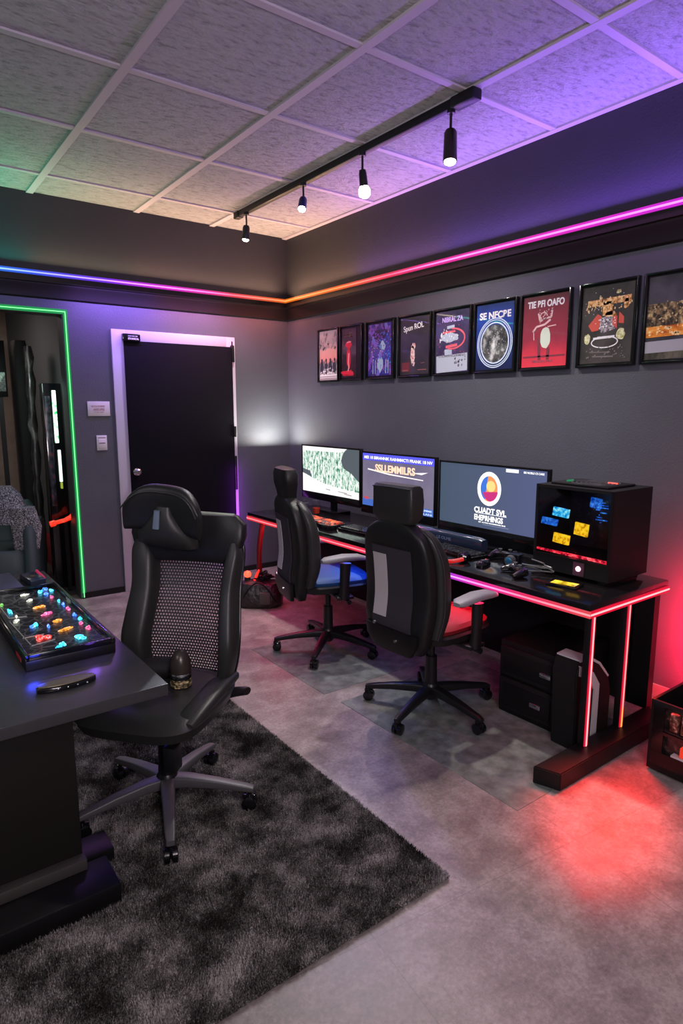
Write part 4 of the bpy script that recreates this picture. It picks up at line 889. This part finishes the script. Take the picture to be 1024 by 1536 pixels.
# ------------------------------------------------------------------ high-back desk chairs (facing local +x)
def desk_chair(loc, rz, star, label, seatmat, headw=.135, headpad='leather2', armL=True, recl=0.0, head='pad'):
    t = thing('gaming_chair', label, 'chair', loc, rz, 'high-back chairs at the black desk')
    star_base(t, star, .36, 'plastic')
    bm = new(); box(bm, -.13, .13, -.07, .07, .40, .445, .01); tube(bm, [(.02, -.08, .42), (.03, -.24, .41)], .007); tube(bm, [(.03, -.24, .41), (.03, -.30, .405)], [.012, .015]); build('tilt_mechanism', bm, 'plastic', t)
    # seat: dark underside + cushion with desk light in its colour
    bm = new(); loft(bm, [((0, 0, .44), (.20, 0, 0), (0, .20, 0), 4), ((0, 0, .455), (.235, 0, 0), (0, .24, 0), 4), ((0, 0, .49), (.245, 0, 0), (0, .25, 0), 4), ((0, 0, .50), (.235, 0, 0), (0, .24, 0), 4)], 40); build('seat', bm, 'leather', t)
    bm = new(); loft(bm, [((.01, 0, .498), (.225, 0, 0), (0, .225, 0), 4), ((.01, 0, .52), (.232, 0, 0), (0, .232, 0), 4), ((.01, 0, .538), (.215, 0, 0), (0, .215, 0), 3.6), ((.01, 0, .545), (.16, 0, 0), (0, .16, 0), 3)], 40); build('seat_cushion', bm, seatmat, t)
    # back shell: z, centre x, half width, half thickness
    rows = interp([[.40, -.225, .15, .03], [.45, -.24, .19, .045], [.55, -.245, .215, .055], [.68, -.235, .225, .052], [.82, -.245, .225, .05], [.93, -.26, .215, .05], [1.0, -.27, .185, .048], [1.045, -.275, .12, .04], [1.06, -.275, .07, .03]], 5)
    bm = new(); loft(bm, [((x, 0, z), (0, w, 0), (h, 0, 0), 4.5) for z, x, w, h in rows], 44); build('backrest', bm, 'leather', t)
    # bolsters running down both front edges
    for s in (-1, 1):
        rr_ = interp([[.50, -.20, .20, .03], [.62, -.175, .215, .042], [.75, -.175, .215, .044], [.88, -.19, .21, .04], [.98, -.22, .18, .034], [1.03, -.24, .13, .022]], 5)
        bm = new(); loft(bm, [((x, s*w, z), (0, .034, 0), (h, 0, 0), 2.8) for z, x, w, h in rr_], 20); build('bolster', bm, 'leather2', t)
        bm = new(); tube(bm, [(x-.02, s*(w+.036), z) for z, x, w, h in rr_], .0035, 6); build('piping', bm, 'charcoal', t)
    # raised rear panel and the pale stripe
    pr = [r for r in rows if .50 <= r[0] <= .93]
    def backpanel(u0, u1, off, z0, z1):
        bm = new(); R_ = [r for r in rows if z0-.02 <= r[0] <= z1+.02]; L_ = []
        for z, x, w, h in R_:
            zz = min(max(z, z0), z1); xo = x-h
            L_.append([bm.verts.new((xo-off, u0, zz)), bm.verts.new((xo-off, u1, zz)), bm.verts.new((xo+.012, u1, zz)), bm.verts.new((xo+.012, u0, zz))])
        for a, b in zip(L_, L_[1:]):
            if abs(a[0].co.z-b[0].co.z) < 1e-5: continue
            for k in range(4): bm.faces.new((a[k], a[(k+1) % 4], b[(k+1) % 4], b[k]))
        bm.faces.new(L_[0]); bm.faces.new(L_[-1][::-1]); return bm
    build('rear_panel', backpanel(-.13, .135, .005, .50, .93), 'charcoal', t)
    build('grey_stripe', backpanel(.035, .125, .009, .57, .89), 'greystripe', t)['label'] = 'pale grey vertical stripe'
    bm = new(); loft(bm, [((-.285, 0, .40), (.02, 0, 0), (0, .13, 0), 4), ((-.30, 0, .46), (.02, 0, 0), (0, .17, 0), 4), ((-.302, 0, .52), (.016, 0, 0), (0, .18, 0), 4)]); build('lower_cover', bm, 'black', t)
    for y, z in ((.10, .53), (-.05, .47)):
        bm = new(); tube(bm, [(-.318, y, z), (-.326, y, z)], [.010, .008], 12); build('bolt', bm, 'chrome', t)
    # headrest
    if head == 'pad':
        bm = new(); loft(bm, [((-.275, 0, 1.055), (0, .12, 0), (.035, 0, 0), 4), ((-.27, 0, 1.085), (0, headw, 0), (.052, 0, 0), 7), ((-.265, 0, 1.16), (0, headw, 0), (.054, 0, 0), 7), ((-.27, 0, 1.222), (0, headw*.99, 0), (.050, 0, 0), 7), ((-.272, 0, 1.236), (0, headw*.95, 0), (.036, 0, 0), 6)], 40); hd = build('headrest', bm, headpad, t)
        bm = new(); tube(bm, [(-.316, headw*.93, 1.222), (-.318, 0, 1.225), (-.316, -headw*.93, 1.222)], .003, 6); build('seam', bm, 'black', hd)
    else:
        bm = new(); loft(bm, [((-.27, 0, 1.03), (0, .10, 0), (.045, 0, 0), 4), ((-.275, 0, 1.08), (0, .105, 0), (.048, 0, 0), 4), ((-.28, 0, 1.13), (0, .13, 0), (.055, 0, 0), 4), ((-.28, 0, 1.19), (0, .135, 0), (.058, 0, 0), 4), ((-.285, 0, 1.225), (0, .12, 0), (.045, 0, 0), 4), ((-.285, 0, 1.235), (0, .09, 0), (.025, 0, 0), 3)], 40); build('headrest', bm, headpad, t)
    # arms
    for s in (-1, 1):
        bm = new(); box(bm, -.05, .06, min(s*.14, s*.30), max(s*.14, s*.30), .425, .445, .004)
        tube(bm, [(.0, s*.285, .43), (.0, s*.29, .5), (.01, s*.285, .655)], [.026, .022, .026], 14, 0, 1.4); a = build('arm_post', bm, 'plastic', t)
        bm = new(); loft(bm, [((-.145, s*.28, .675), (0, .022, 0), (0, 0, .010), 3), ((-.12, s*.28, .68), (0, .04, 0), (0, 0, .018), 3), ((.0, s*.28, .69), (0, .044, 0), (0, 0, .02), 3), ((.1, s*.28, .685), (0, .042, 0), (0, 0, .018), 3), ((.145, s*.28, .675), (0, .026, 0), (0, 0, .012), 3)], 24); build('arm_pad', bm, 'armgrey', a)
    return t
desk_chair((-1.125, -3.275, .002), 0.05, 123, 'black high-back gaming chair with red light painted on its seat at the desk, nearer the camera', 'redlitcloth')
desk_chair((-1.07, -2.25, .002), -.26, 148+15, 'black high-back gaming chair with blue light painted on its seat, farther along the desk', 'bluelitcloth', head='tall', headpad='leather')

# ------------------------------------------------------------------ mesh-back chair at the left desk (faces local +x)
CX, CY, CR = -2.59, -3.275, math.radians(220)
t = thing('mesh_back_chair', 'black mesh-back office chair standing on the shag rug', 'chair', (CX, CY, .012), CR)
star_base(t, 250-220, .345, 'plasticgrey', hz=.13, zt=.42)
bm = new(); box(bm, -.15, .12, -.08, .08, .395, .43, .012); build('tilt_mechanism', bm, 'plastic', t)
bm = new(); tube(bm, [(.10, .05, .40), (.12, .10, .33)], .008); box(bm, .09, .15, .07, .12, .25, .35, .006); build('tilt_lever', bm, 'plastic', t)
bm = new(); loft(bm, [((.02, 0, .425), (.20, 0, 0), (0, .19, 0), 4), ((.03, 0, .44), (.255, 0, 0), (0, .235, 0), 4), ((.03, 0, .48), (.27, 0, 0), (0, .25, 0), 4), ((.02, 0, .505), (.25, 0, 0), (0, .235, 0), 3.6), ((.02, 0, .512), (.18, 0, 0), (0, .18, 0), 3)], 44); build('seat', bm, 'leather2', t)
for s in (-1, 1):
    bm = new(); loft(bm, [((-.20, s*.20, .50), (0, .035, 0), (0, 0, .02), 3), ((-.05, s*.205, .51), (0, .045, 0), (0, 0, .028), 3), ((.15, s*.205, .50), (0, .045, 0), (0, 0, .024), 3), ((.22, s*.195, .485), (0, .04, 0), (0, 0, .014), 3)], 20); build('seat_bolster', bm, 'leather2', t)
# back frame: side members (z, x, half-width centre, section half width, section half depth)
prof = [[.42, -.17, .13, .03, .03], [.47, -.175, .165, .038, .036], [.55, -.165, .19, .044, .046], [.65, -.165, .20, .05, .054], [.75, -.195, .192, .05, .056], [.86, -.235, .185, .046, .056], [.95, -.255, .192, .046, .052], [1.01, -.26, .20, .040, .036], [1.05, -.262, .205, .020, .018]]
pr = interp(prof, 5)
for s in (-1, 1):
    q = .68 if s > 0 else 1.12
    bm = new(); loft(bm, [((x+.02, s*(w+a*(1-q)), z), (0, a*q, 0), (b, 0, 0), 3) for z, x, w, a, b in pr], 24); build('side_bolster', bm, 'leather2', t)
    bm = new(); tube(bm, [(x-.03, s*(w+a*.8), z) for z, x, w, a, b in pr], .008, 8); build('frame_edge', bm, 'plastic', t)
bm = new(); loft(bm, [((-.25, 0, .965), (0, .19, 0), (.024, 0, 0), 5), ((-.252, 0, 1.0), (0, .228, 0), (.038, 0, 0), 5), ((-.262, 0, 1.07), (0, .252, 0), (.040, 0, 0), 5), ((-.27, 0, 1.12), (0, .250, 0), (.036, 0, 0), 5), ((-.275, 0, 1.155), (0, .215, 0), (.024, 0, 0), 5)], 40); build('shoulder_panel', bm, 'leather', t)
bm = new(); tube(bm, [(-.278, -.20, 1.155), (-.278, 0, 1.160), (-.278, .20, 1.155)], .007, 8, 4); build('top_rim', bm, mk('painted_rim_light', (.32, .38, .30), .4), t)['label'] = 'top rim, pale tone painted as light on the edge'  # light catching the top edge, put into the rim colour
bm = new(); loft(bm, [((-.175, 0, .43), (0, .13, 0), (.03, 0, 0), 4), ((-.178, 0, .47), (0, .16, 0), (.03, 0, 0), 4), ((-.175, 0, .51), (0, .18, 0), (.022, 0, 0), 4)]); build('lower_crossbar', bm, 'leather', t)
bm = new(); L_ = []
for z, x, w, a, b in interp([r for r in prof if .46 < r[0] < 1.06], 5):
    L_.append([bm.verts.new((x-.02-.018*math.cos(PI/2*j/6), w*j/6, z)) for j in range(-6, 7)])
for a, b in zip(L_, L_[1:]):
    for k in range(12): bm.faces.new((a[k], a[k+1], b[k+1], b[k]))
build('mesh_panel', bm, 'weave', t)
bm = new(); tube(bm, [(-.12, 0, .41), (-.18, 0, .41), (-.215, 0, .45), (-.22, 0, .50)], [.03, .028, .026, .02], 14, 5); build('spine_bar', bm, 'plastic', t)
# headrest: thick arched pad leaning forward, carried by a wedge
Rm = Matrix.Translation((-.19, -.035, 1.142)) @ Matrix.Rotation(math.radians(10), 4, 'Y') @ Matrix.Rotation(math.radians(-6), 4, 'X')
bm = new()
def arch(zc, hw, dep, th):
    return [((.055-.05*abs(j/6)**2*0+dep*(abs(j/8.)**2), hw*j/8., zc), ) for j in range(-8, 9)]
secs = []
for j in range(-10, 11):
    f = j/10.; y = .158*f
    hh = .094-.038*f**4; fw = .045*abs(f)**2
    secs.append(((.03+fw, y, .062-.038*f**4), (.036*(1-.35*abs(f)**6), 0, 0), (0, 0, hh), 3.2))
loft(bm, secs, 32); hd = build('headrest', bm, 'leather', t, Rm)
bm = new(); tube(bm, [(.066+.045*(j/10.)**2, .158*j/10., .062-.038*(j/10.)**4+.075-.034*(j/10.)**4) for j in range(-10, 11)], .003, 6); build('seam', bm, 'leather2', hd, Rm)
bm = new(); loft(bm, [((.0, 0, -.12), (.02, 0, 0), (0, .10, 0), 2.4), ((.03, 0, -.09), (.045, 0, 0), (0, .13, 0), 2.4), ((.04, 0, -.05), (.055, 0, 0), (0, .125, 0), 2.4), ((.05, 0, .0), (.055, 0, 0), (0, .08, 0), 2.4), ((.055, 0, .05), (.035, 0, 0), (0, .04, 0), 3), ((.055, 0, .08), (.02, 0, 0), (0, .03, 0), 3)], 28); build('neck_pillow', bm, 'leather2', t, Rm)
bm = new(); loft(bm, [((.092, -.012, .07), (.006, 0, 0), (0, .012, 0), 3), ((.106, -.012, .0), (.008, 0, 0), (0, .014, 0), 3)], 14); build('pillow_tab', bm, mk('blue_grey_cloth', (.10, .14, .19), .7), t, Rm)
# low swept arm stubs
for s in (-1, 1):
    bm = new(); tube(bm, [(-.15, s*.12, .415), (-.16, s*.18, .43), (-.165, s*.235, .445), (-.165, s*.27, .452), (-.16, s*.285, .455)], [.03, .034, .04, .036, .02], 16, 4, .75); build('arm_stub', bm, 'plastic', t)

# bottle and cushion on the seat
sx, sy = CX, CY
t = thing('sports_bottle', 'squat black and brass bottle standing on the mesh-back chair', 'bottle', (-2.525, -3.30, .514))
bm = new(); tube(bm, [(0, 0, 0), (0, 0, .008), (0, 0, .05), (0, 0, .058)], [.036, .041, .041, .038], 28); bd = build('body', bm, 'blackgloss', t)
bm = new(); tube(bm, [(0, 0, .014), (0, 0, .046)], [.0417, .0417], 28); build('label_band', bm, splat('brass_letter_band', [(.45, (.02, .018, .01)), (.55, (.3, .22, .1)), (.65, (.7, .6, .35))], 90), bd)
bm = new(); tube(bm, [(0, 0, .058), (0, 0, .062), (0, 0, .068)], [.041, .042, .04], 28); build('ring', bm, 'chrome', t)
bm = new(); tube(bm, [(0, 0, .068), (0, 0, .09), (0, 0, .125), (0, 0, .15), (0, 0, .158)], [.04, .041, .037, .022, .006], 28); build('cap', bm, mk('bronze_black_cap', (.045, .038, .03), .3, .4), t)
t = thing('rolled_cushion', 'small dark rolled cushion lying on the seat behind the bottle', 'cushion', (-2.56, -3.17, .514), -.5)
bm = new(); loft(bm, [((-.1, 0, .045), (0, .02, 0), (0, 0, .02)), ((-.09, 0, .046), (0, .042, 0), (0, 0, .042)), ((0, 0, .046), (0, .046, 0), (0, 0, .046)), ((.09, 0, .046), (0, .042, 0), (0, 0, .042)), ((.1, 0, .045), (0, .02, 0), (0, 0, .02))], 20); build('cushion', bm, 'blackmatte', t)

# ------------------------------------------------------------------ left desk
t = thing('side_desk', 'dark grey desk on a brown-black panel base at the left edge', 'desk', (0, 0, .0))
bm = new(); box(bm, -4.1, -2.74, -3.735, -2.0, .712, .75, .003); build('desktop', bm, 'deskgrey', t)
bm = new(); box(bm, -4.1, -2.975, -3.50, -3.46, .03, .705, .002); build('side_panel', bm, 'deskpanel', t)
bm = new(); box(bm, -4.1, -2.80, -2.2, -2.16, .03, .705, .002); build('side_panel', bm, 'deskpanel', t)
bm = new(); box(bm, -4.1, -2.90, -3.665, -3.50, .012, .085, .006); build('foot', bm, 'black', t)
bm = new(); box(bm, -4.1, -2.97, -3.54, -3.50, .085, .125, .004); build('plinth', bm, mk('brown_grey_plinth', (.045, .04, .038), .5), t)
bm = new(); box(bm, -4.1, -2.86, -3.46, -3.34, .012, .07, .006); build('foot', bm, 'black', t)
bm = new(); box(bm, -4.1, -2.75, -2.25, -2.1, .0, .03, .003); build('foot', bm, 'black', t)

# lit console
t = thing('light_console', 'flat glass-topped console crowded with coloured lights on the side desk', 'console', (-2.935, -2.93, .75))
cw, cl = .145, .45
bm = new(); box(bm, -cw, cw, -cl, cl, 0, .035, .004); build('case', bm, 'black', t)
bm = new()
for q in [(-cw, -cw+.012, -cl, cl), (cw-.012, cw, -cl, cl), (-cw+.012, cw-.012, -cl, -cl+.02), (-cw+.012, cw-.012, cl-.02, cl)]: box(bm, *q, .035, .055, .002)
build('rim', bm, 'blackgloss', t)
m, nt, b = nodes('circuit_traces')
v = coords(nt, world=False); vo = nt.nodes.new('ShaderNodeTexVoronoi'); vo.feature = 'DISTANCE_TO_EDGE'; vo.inputs['Scale'].default_value = 26; nt.links.new(v, vo.inputs['Vector'])
nt.links.new(ramp(nt, vo.outputs['Distance'], [(0, (.25, .24, .22)), (.035, (.10, .10, .10)), (.06, (.006, .007, .008)), (1, (.006, .007, .008))]), b.inputs['Base Color']); b.inputs['Roughness'].default_value = .3
bm = new(); box(bm, -cw+.013, cw-.013, -cl+.021, cl-.021, .035, .038); build('circuit_board', bm, m, t)
cols = dict(c=((.02, .62, .95), 2.2), b=((.02, .18, 1), 2.0), o=((1, .33, .02), 1.3), r=((1, .03, .02), 2.0), p=((1, .10, .32), 1.5), w=((.85, .85, .7), 1.0), g=((.25, .8, .15), 1.0))
gm = {k: splat('indicator_'+k, [(.38, tuple(c*.25 for c in v[0])), (.52, v[0]), (.68, tuple(min(1, c*.6+.45) for c in v[0]))], 130, emit=v[1]*1.3) for k, v in cols.items()}
nm = dict(c='cyan', b='blue', o='amber', r='red', p='pink', w='white', g='green')
def lamp_at(px, py, k, ru=.014, rv=.02, hz=.007):
    bm = new()
    for q in range(6): sphere(bm, (px+rr.uniform(-.55, .55)*ru, py+rr.uniform(-.6, .6)*rv, .041+rr.uniform(0, .003)), ru*rr.uniform(.25, .55), rv*rr.uniform(.2, .5), hz*rr.uniform(.5, 1), 8)
    o = build('indicator_light', bm, gm[k], t); o['label'] = nm[k]+' indicator light'
# u: 0..1 across (left to right), w: 0..1 near to far
for u, w_, k, a, b_ in [(.86, .97, 'b', .016, .03), (.95, .93, 'c', .01, .02), (.78, .93, 'c', .018, .02), (.82, .86, 'b', .012, .03), (.86, .80, 'p', .01, .018),
                        (.90, .70, 'c', .009, .02), (.92, .62, 'b', .009, .03), (.93, .54, 'p', .012, .025), (.92, .42, 'b', .009, .025), (.94, .35, 'c', .011, .02), (.90, .28, 'p', .010, .014),
                        (.95, .20, 'p', .015, .024), (.5, .92, 'w', .022, .012), (.5, .80, 'w', .016, .016), (.55, .66, 'o', .03, .014), (.58, .52, 'p', .028, .012), (.64, .38, 'o', .027, .012), (.64, .24, 'o', .033, .014),
                        (.06, .80, 'g', .012, .02), (.02, .80, 'r', .009, .014), (.12, .48, 'w', .014, .018), (.30, .38, 'c', .017, .018), (.25, .36, 'b', .012, .016), (.48, .32, 'b', .010, .022),
                        (.30, .20, 'r', .028, .026), (.24, .17, 'r', .012, .018), (.70, .09, 'c', .028, .028), (.45, .05, 'c', .012, .022), (.38, .02, 'c', .018, .012), (.12, .66, 'c', .009, .05), (.16, .56, 'w', .006, .02)]:
    lamp_at(-cw+.022+u*(2*cw-.044), -cl+.035+w_*(2*cl-.07), k, a, b_)
bm = new(); 
for (x0, y0, x1, y1) in [(-.11, .05, -.115, .25), (-.11, .05, -.05, .03), (-.10, -.32, -.02, -.30), (-.11, -.22, -.04, -.22), (-.115, .0, -.10, -.3)]:
    tube(bm, [(x0, y0, .040), (x1, y1, .040)], .0022, 6)
build('wiring', bm, mk('pale_wire', (.55, .5, .45), .3), t)
bm = new(); box(bm, -cw+.012, cw-.012, -cl+.02, cl-.02, .052, .0545); build('glass_top', bm, 'clear', t)
bm = new(); box(bm, -cw-.002, -cw, -.38, -.30, .012, .026); build('side_marker', bm, mk('red_marker', (.4, .02, .03), .4), t)
# slab behind console, badge box, pink stick
t = thing('closed_laptop', 'closed slate-blue laptop at the back of the side desk', 'laptop', (-3.03, -2.2, .75), 0.02)
bm = new(); box(bm, -.32, .13, -.17, .17, 0, .012, .003); build('base', bm, mk('slate_metal', (.05, .06, .08), .35, .3), t)
bm = new(); box(bm, -.32, .13, -.17, .17, .013, .022, .003); build('lid', bm, mk('slate_metal_lid', (.06, .07, .095), .35, .3), t)
t = thing('badge_box', 'small black box with a gold emblem beside the closed laptop', 'box', (-2.83, -2.20, .75), .1)
bm = new(); box(bm, -.035, .035, -.09, .09, 0, .028, .003); build('case', bm, mk('blue_black_case', (.02, .03, .05), .2), t)
bm = new(); prism(bm, ellipse(0, 0, .014, .02, 6), .028, .030); build('emblem', bm, 'brass', t)
t = thing('pink_light_stick', 'thin pink glowing stick at the far corner of the side desk', 'light stick', (-2.775, -2.10, .75), 0)
bm = new(); tube(bm, [(.0, -.09, .007), (-.0, .09, .007)], .007, 10); build('stick', bm, glow('dim_pink', (.55, .02, .10), .6), t)
# remote
t = thing('remote_control', 'boat-shaped black and brass remote lying on the side desk', 'remote control', (-3.0, -3.57, .75), .0)
secs = []
for f in [i/12 for i in range(13)]:
    u = -0.085+.17*f; ww = .030*(math.sin(PI*min(max(f*.94+.03, .02), .98))**.45)
    secs.append(((u, 0, .010), (0, ww, 0), (0, 0, .0098), 3.5))
bm = new(); loft(bm, secs, 20); build('body', bm, 'blackgloss', t)
bm = new(); loft(bm, [((s[0][0]*.96, 0, .0205), (0, s[1][1]*.92, 0), (0, 0, .0022), 3.5) for s in secs], 20); build('top_plate', bm, mk('olive_brass_plate', (.14, .12, .065), .3, .2), t)
bm = new()
for k in range(4): sphere(bm, (-.03+k*.028, -.030, .011), .003, .002, .003, 8)
build('rivets', bm, 'chrome', t)

# ------------------------------------------------------------------ rug (shag pile)
RX0, RX1, RY0, RY1 = -3.95, -1.965, -4.215, -2.12
m, nt, b = nodes('shag_pile')
v = coords(nt); n1 = noise(nt, v, 6, 7, .7); n2 = noise(nt, v, 190, 2)
mx = nt.nodes.new('ShaderNodeMath'); mx.operation = 'MULTIPLY_ADD'; mx.inputs[1].default_value = .6; nt.links.new(n2, mx.inputs[0]); nt.links.new(n1, mx.inputs[2])
nt.links.new(ramp(nt, mx.outputs[0], [(.60, (.008, .0072, .0065)), (.73, (.042, .038, .036)), (.84, (.17, .158, .152)), (.95, (.42, .395, .38))]), b.inputs['Base Color'])
b.inputs['Roughness'].default_value = .9; b.inputs['Specular IOR Level'].default_value = .15
M['shag'] = m
t = thing('shag_rug', 'large charcoal shag rug with pale mottling under the mesh-back chair', 'rug', (0, 0, 0))
bm = new(); box(bm, RX0, RX1, RY0, RY1, .0005, .009); build('backing', bm, 'shag', t)
r_ = random.Random(21)
vs = []; fs = []
def blades(n, x0, x1, y0, y1, hmin=.014, hmax=.026):
    for i in range(n):
        x = r_.uniform(x0, x1); y = r_.uniform(y0, y1); a = r_.uniform(0, 2*PI)
        cl_ = math.sin(x*9+math.sin(y*7)*2)*.4+math.sin(y*11+x*4)*.4
        w = .0028; hgt = r_.uniform(hmin, hmax); lx = .008*math.cos(cl_*3+a); ly = .008*math.sin(cl_*3+a)
        ca, sa = math.cos(a)*w, math.sin(a)*w; k = len(vs)
        vs.extend([(x-ca, y-sa, .007), (x+ca, y+sa, .007), (x+lx, y+ly, .007+hgt)]); fs.append((k, k+1, k+2))
blades(190000, -3.35, RX1, RY0, RY1)
blades(15000, RX0, -3.35, RY0, RY1)
blades(5000, RX1-.01, RX1+.004, RY0, RY1, .006, .018); blades(4000, -3.4, RX1, RY0-.004, RY0+.01, .006, .018)
me = bpy.data.meshes.new('pile'); me.from_pydata(vs, [], fs); me.materials.append(m)
o = bpy.data.objects.new('pile', me); C.objects.link(o); o.parent = t; o['kind'] = 'stuff'; o['label'] = 'shag pile'

# ------------------------------------------------------------------ lighting
def area(loc, target, size, energy, col, sy=None, nm='lamp', spread=180):
    ld = bpy.data.lights.new(nm, 'AREA'); ld.energy = energy; ld.color = col
    ld.shape = 'RECTANGLE'; ld.size = size; ld.size_y = sy or size; ld.spread = math.radians(spread)
    o = bpy.data.objects.new(nm, ld); C.objects.link(o); o.location = loc
    o.rotation_euler = (V(target)-V(loc)).to_track_quat('-Z', 'Y').to_euler(); return o
def area_line(loc, direction, axis, length, width, energy, col, nm='strip_wash'):
    ld = bpy.data.lights.new(nm, 'AREA'); ld.energy = energy; ld.color = col; ld.shape = 'RECTANGLE'; ld.size = length; ld.size_y = width
    o = bpy.data.objects.new(nm, ld); C.objects.link(o)
    z = -V(direction).normalized(); x = V(axis).normalized(); y = z.cross(x)
    o.matrix_world = Matrix.Translation(loc) @ Matrix((x, y, z)).transposed().to_4x4(); return o
# strip wash, upwards to the ceiling
K = 1.35
for y0, y1, col, e in [(-5.4, -4.2, (.26, .12, 1), 10), (-4.2, -3.2, (.30, .14, 1), 11), (-3.2, -2.2, (.40, .20, 1), 9), (-2.2, -1.2, (.75, .35, .9), 6.5), (-1.2, -.3, (1, .55, .32), 5.5)]:
    area_line((-.10, (y0+y1)/2, 2.66), (-.35, 0, 1), (0, 1, 0), abs(y1-y0), .03, e*K, col)
for x0, x1, col, e in [(-3.6, -2.75, (.0, 1, .30), 4.5), (-2.75, -2.3, (.0, .8, .55), 2.0), (-2.3, -1.5, (.9, .75, .42), 3.4), (-1.5, -.7, (1, .60, .36), 5), (-.7, -.1, (1, .62, .38), 4.0)]:
    area_line(((x0+x1)/2, YB-.10, 2.66), (0, -.35, 1), (1, 0, 0), abs(x1-x0), .03, e*K, col)
# strip wash, downwards along the door wall and right wall
for x0, x1, col, e in [(-2.7, -2.0, (.05, .12, 1), .5), (-2.0, -1.3, (.36, .18, 1), 10), (-1.3, -.7, (.9, .30, .75), 5.0), (-.7, -.1, (1, .26, .22), 3.0)]:
    area_line(((x0+x1)/2, YB-.20, 2.54), (0, .15, -1), (1, 0, 0), abs(x1-x0), .02, e*K, col)
for y0, y1, col, e in [(-1.2, -.2, (1, .3, .15), .9), (-2.4, -1.2, (1, .15, .35), .7), (-4.2, -2.4, (.8, .2, .9), .8)]:
    area_line((-.12, (y0+y1)/2, 2.58), (0, 0, -1), (0, 1, 0), abs(y1-y0), .02, e*K, col)
for loc, tg, e_, col, sz in (((-.82, -1.66, 2.95), (-1.93, -4.0, 0), 110, (.30, .12, 1), 20), ((-.82, -2.3, 2.93), (-1.60, -3.05, 0), 70, (1, .08, .35), 18), ((-.80, -3.0, 2.9), (-1.5, -4.5, 0), 70, (1, .12, .10), 34)):
    ld = bpy.data.lights.new('tinted_beam', 'SPOT'); ld.energy = e_; ld.color = col; ld.spot_size = math.radians(sz); ld.spot_blend = 1; ld.shadow_soft_size = .06
    o = bpy.data.objects.new('tinted_beam', ld); C.objects.link(o); o.location = loc; o.rotation_euler = (V(tg)-V(loc)).to_track_quat('-Z', 'Y').to_euler()
# red glow from the desk frame
area_line((-.25, -4.12, .42), (1, -.45, .1), (0, 0, 1), .5, .04, 26, (1, .01, .05), 'red_wash')
for x_, tx, ty, e_ in ((-.935, -1.24, -4.30, 60), (-.64, -.98, -4.42, 44)):
    ld = bpy.data.lights.new('red_floor_glow', 'SPOT'); ld.energy = e_; ld.color = (1, .035, .02); ld.spot_size = math.radians(58); ld.spot_blend = 1; ld.shadow_soft_size = .05
    o = bpy.data.objects.new('red_floor_glow', ld); C.objects.link(o); o.location = (x_, -4.11, .55); o.rotation_euler = (V((tx, ty, 0))-V(o.location)).to_track_quat('-Z', 'Y').to_euler()
area_line((-.66, -4.12, .42), (0, -1, -.1), (0, 0, 1), .5, .02, 1.2, (1, .03, .03), 'red_wash')
# under-desk strips: red and blue
area_line((-.93, -3.3, .69), (-.6, 0, -1), (0, 1, 0), .6, .02, 1.8, (1, .03, .12), 'red_wash')
area_line((-.93, -2.5, .69), (-.5, 0, -1), (0, 1, 0), .5, .02, 1.3, (.04, .15, 1), 'blue_wash')
area_line((-.90, -1.5, .69), (-.5, 0, -1), (0, 1, 0), 1.0, .02, 3.0, (1, .04, .2), 'red_wash')
# purple door foot glow
area_line((-.64, YB-.12, .6), (0, 1, 0), (0, 0, 1), .9, .03, 1.6, (.55, .05, 1), 'violet_wash')
# red under the far desk end
area((-.75, -1.1, .62), (-1.0, -.9, .1), .1, 1.2, (1, .03, .03))
# round wash at the corner
area_line((-.25, -.27, 1.235), (0, .05, 1), (1, 0, 0), .26, .14, 9.0, (1, .97, .84), 'corner_wash')
def point(loc, e, col, rad=.02, nm='led_glow'):
    ld = bpy.data.lights.new(nm, 'POINT'); ld.energy = e; ld.color = col; ld.shadow_soft_size = rad
    o = bpy.data.objects.new(nm, ld); C.objects.link(o); o.location = loc
point((-3.06, -3.44, .80), .25, (.03, .06, 1)); point((-2.86, -3.42, .81), .12, (.25, .10, 1))
point((-2.60, -3.20, .36), .30, (.03, .04, 1))
point((-.60, -3.74, .88), .22, (1, .03, .06), .02); point((-.60, -3.66, 1.10), .12, (.1, .3, 1), .02)
# next room
area((-2.9, 1.2, 2.6), (-2.7, 1.6, 0), .6, 9, (1, .82, .75))
area((-2.35, .15, 1.9), (-2.2, .7, 1.0), .2, 1.5, (.6, 1, .8))
# unseen fill lamp added behind the camera to brighten the ceiling
area((-3.3, -6.3, 1.9), (-2.2, -4.2, 3.2), .6, 55, (1, .88, .98))
# unseen fill lamps added behind and left of the camera
area((-3.0, -6.4, 3.1), (-2.0, -4.6, 0), 1.4, 40, (1, .80, .78))
area((-4.6, -4.2, 2.9), (-1.0, -3.0, .8), 1.2, 18, (.95, .90, 1))
w = bpy.data.worlds.new('room_ambient'); bpy.context.scene.world = w; w.use_nodes = True
bg = w.node_tree.nodes['Background']; bg.inputs['Color'].default_value = (.80, .76, .85, 1); bg.inputs['Strength'].default_value = .12

sc = bpy.context.scene
sc.view_settings.view_transform = 'Standard'; sc.view_settings.look = 'None'; sc.view_settings.gamma = 1; sc.view_settings.use_curve_mapping = False
sc.view_settings.exposure = 0.0
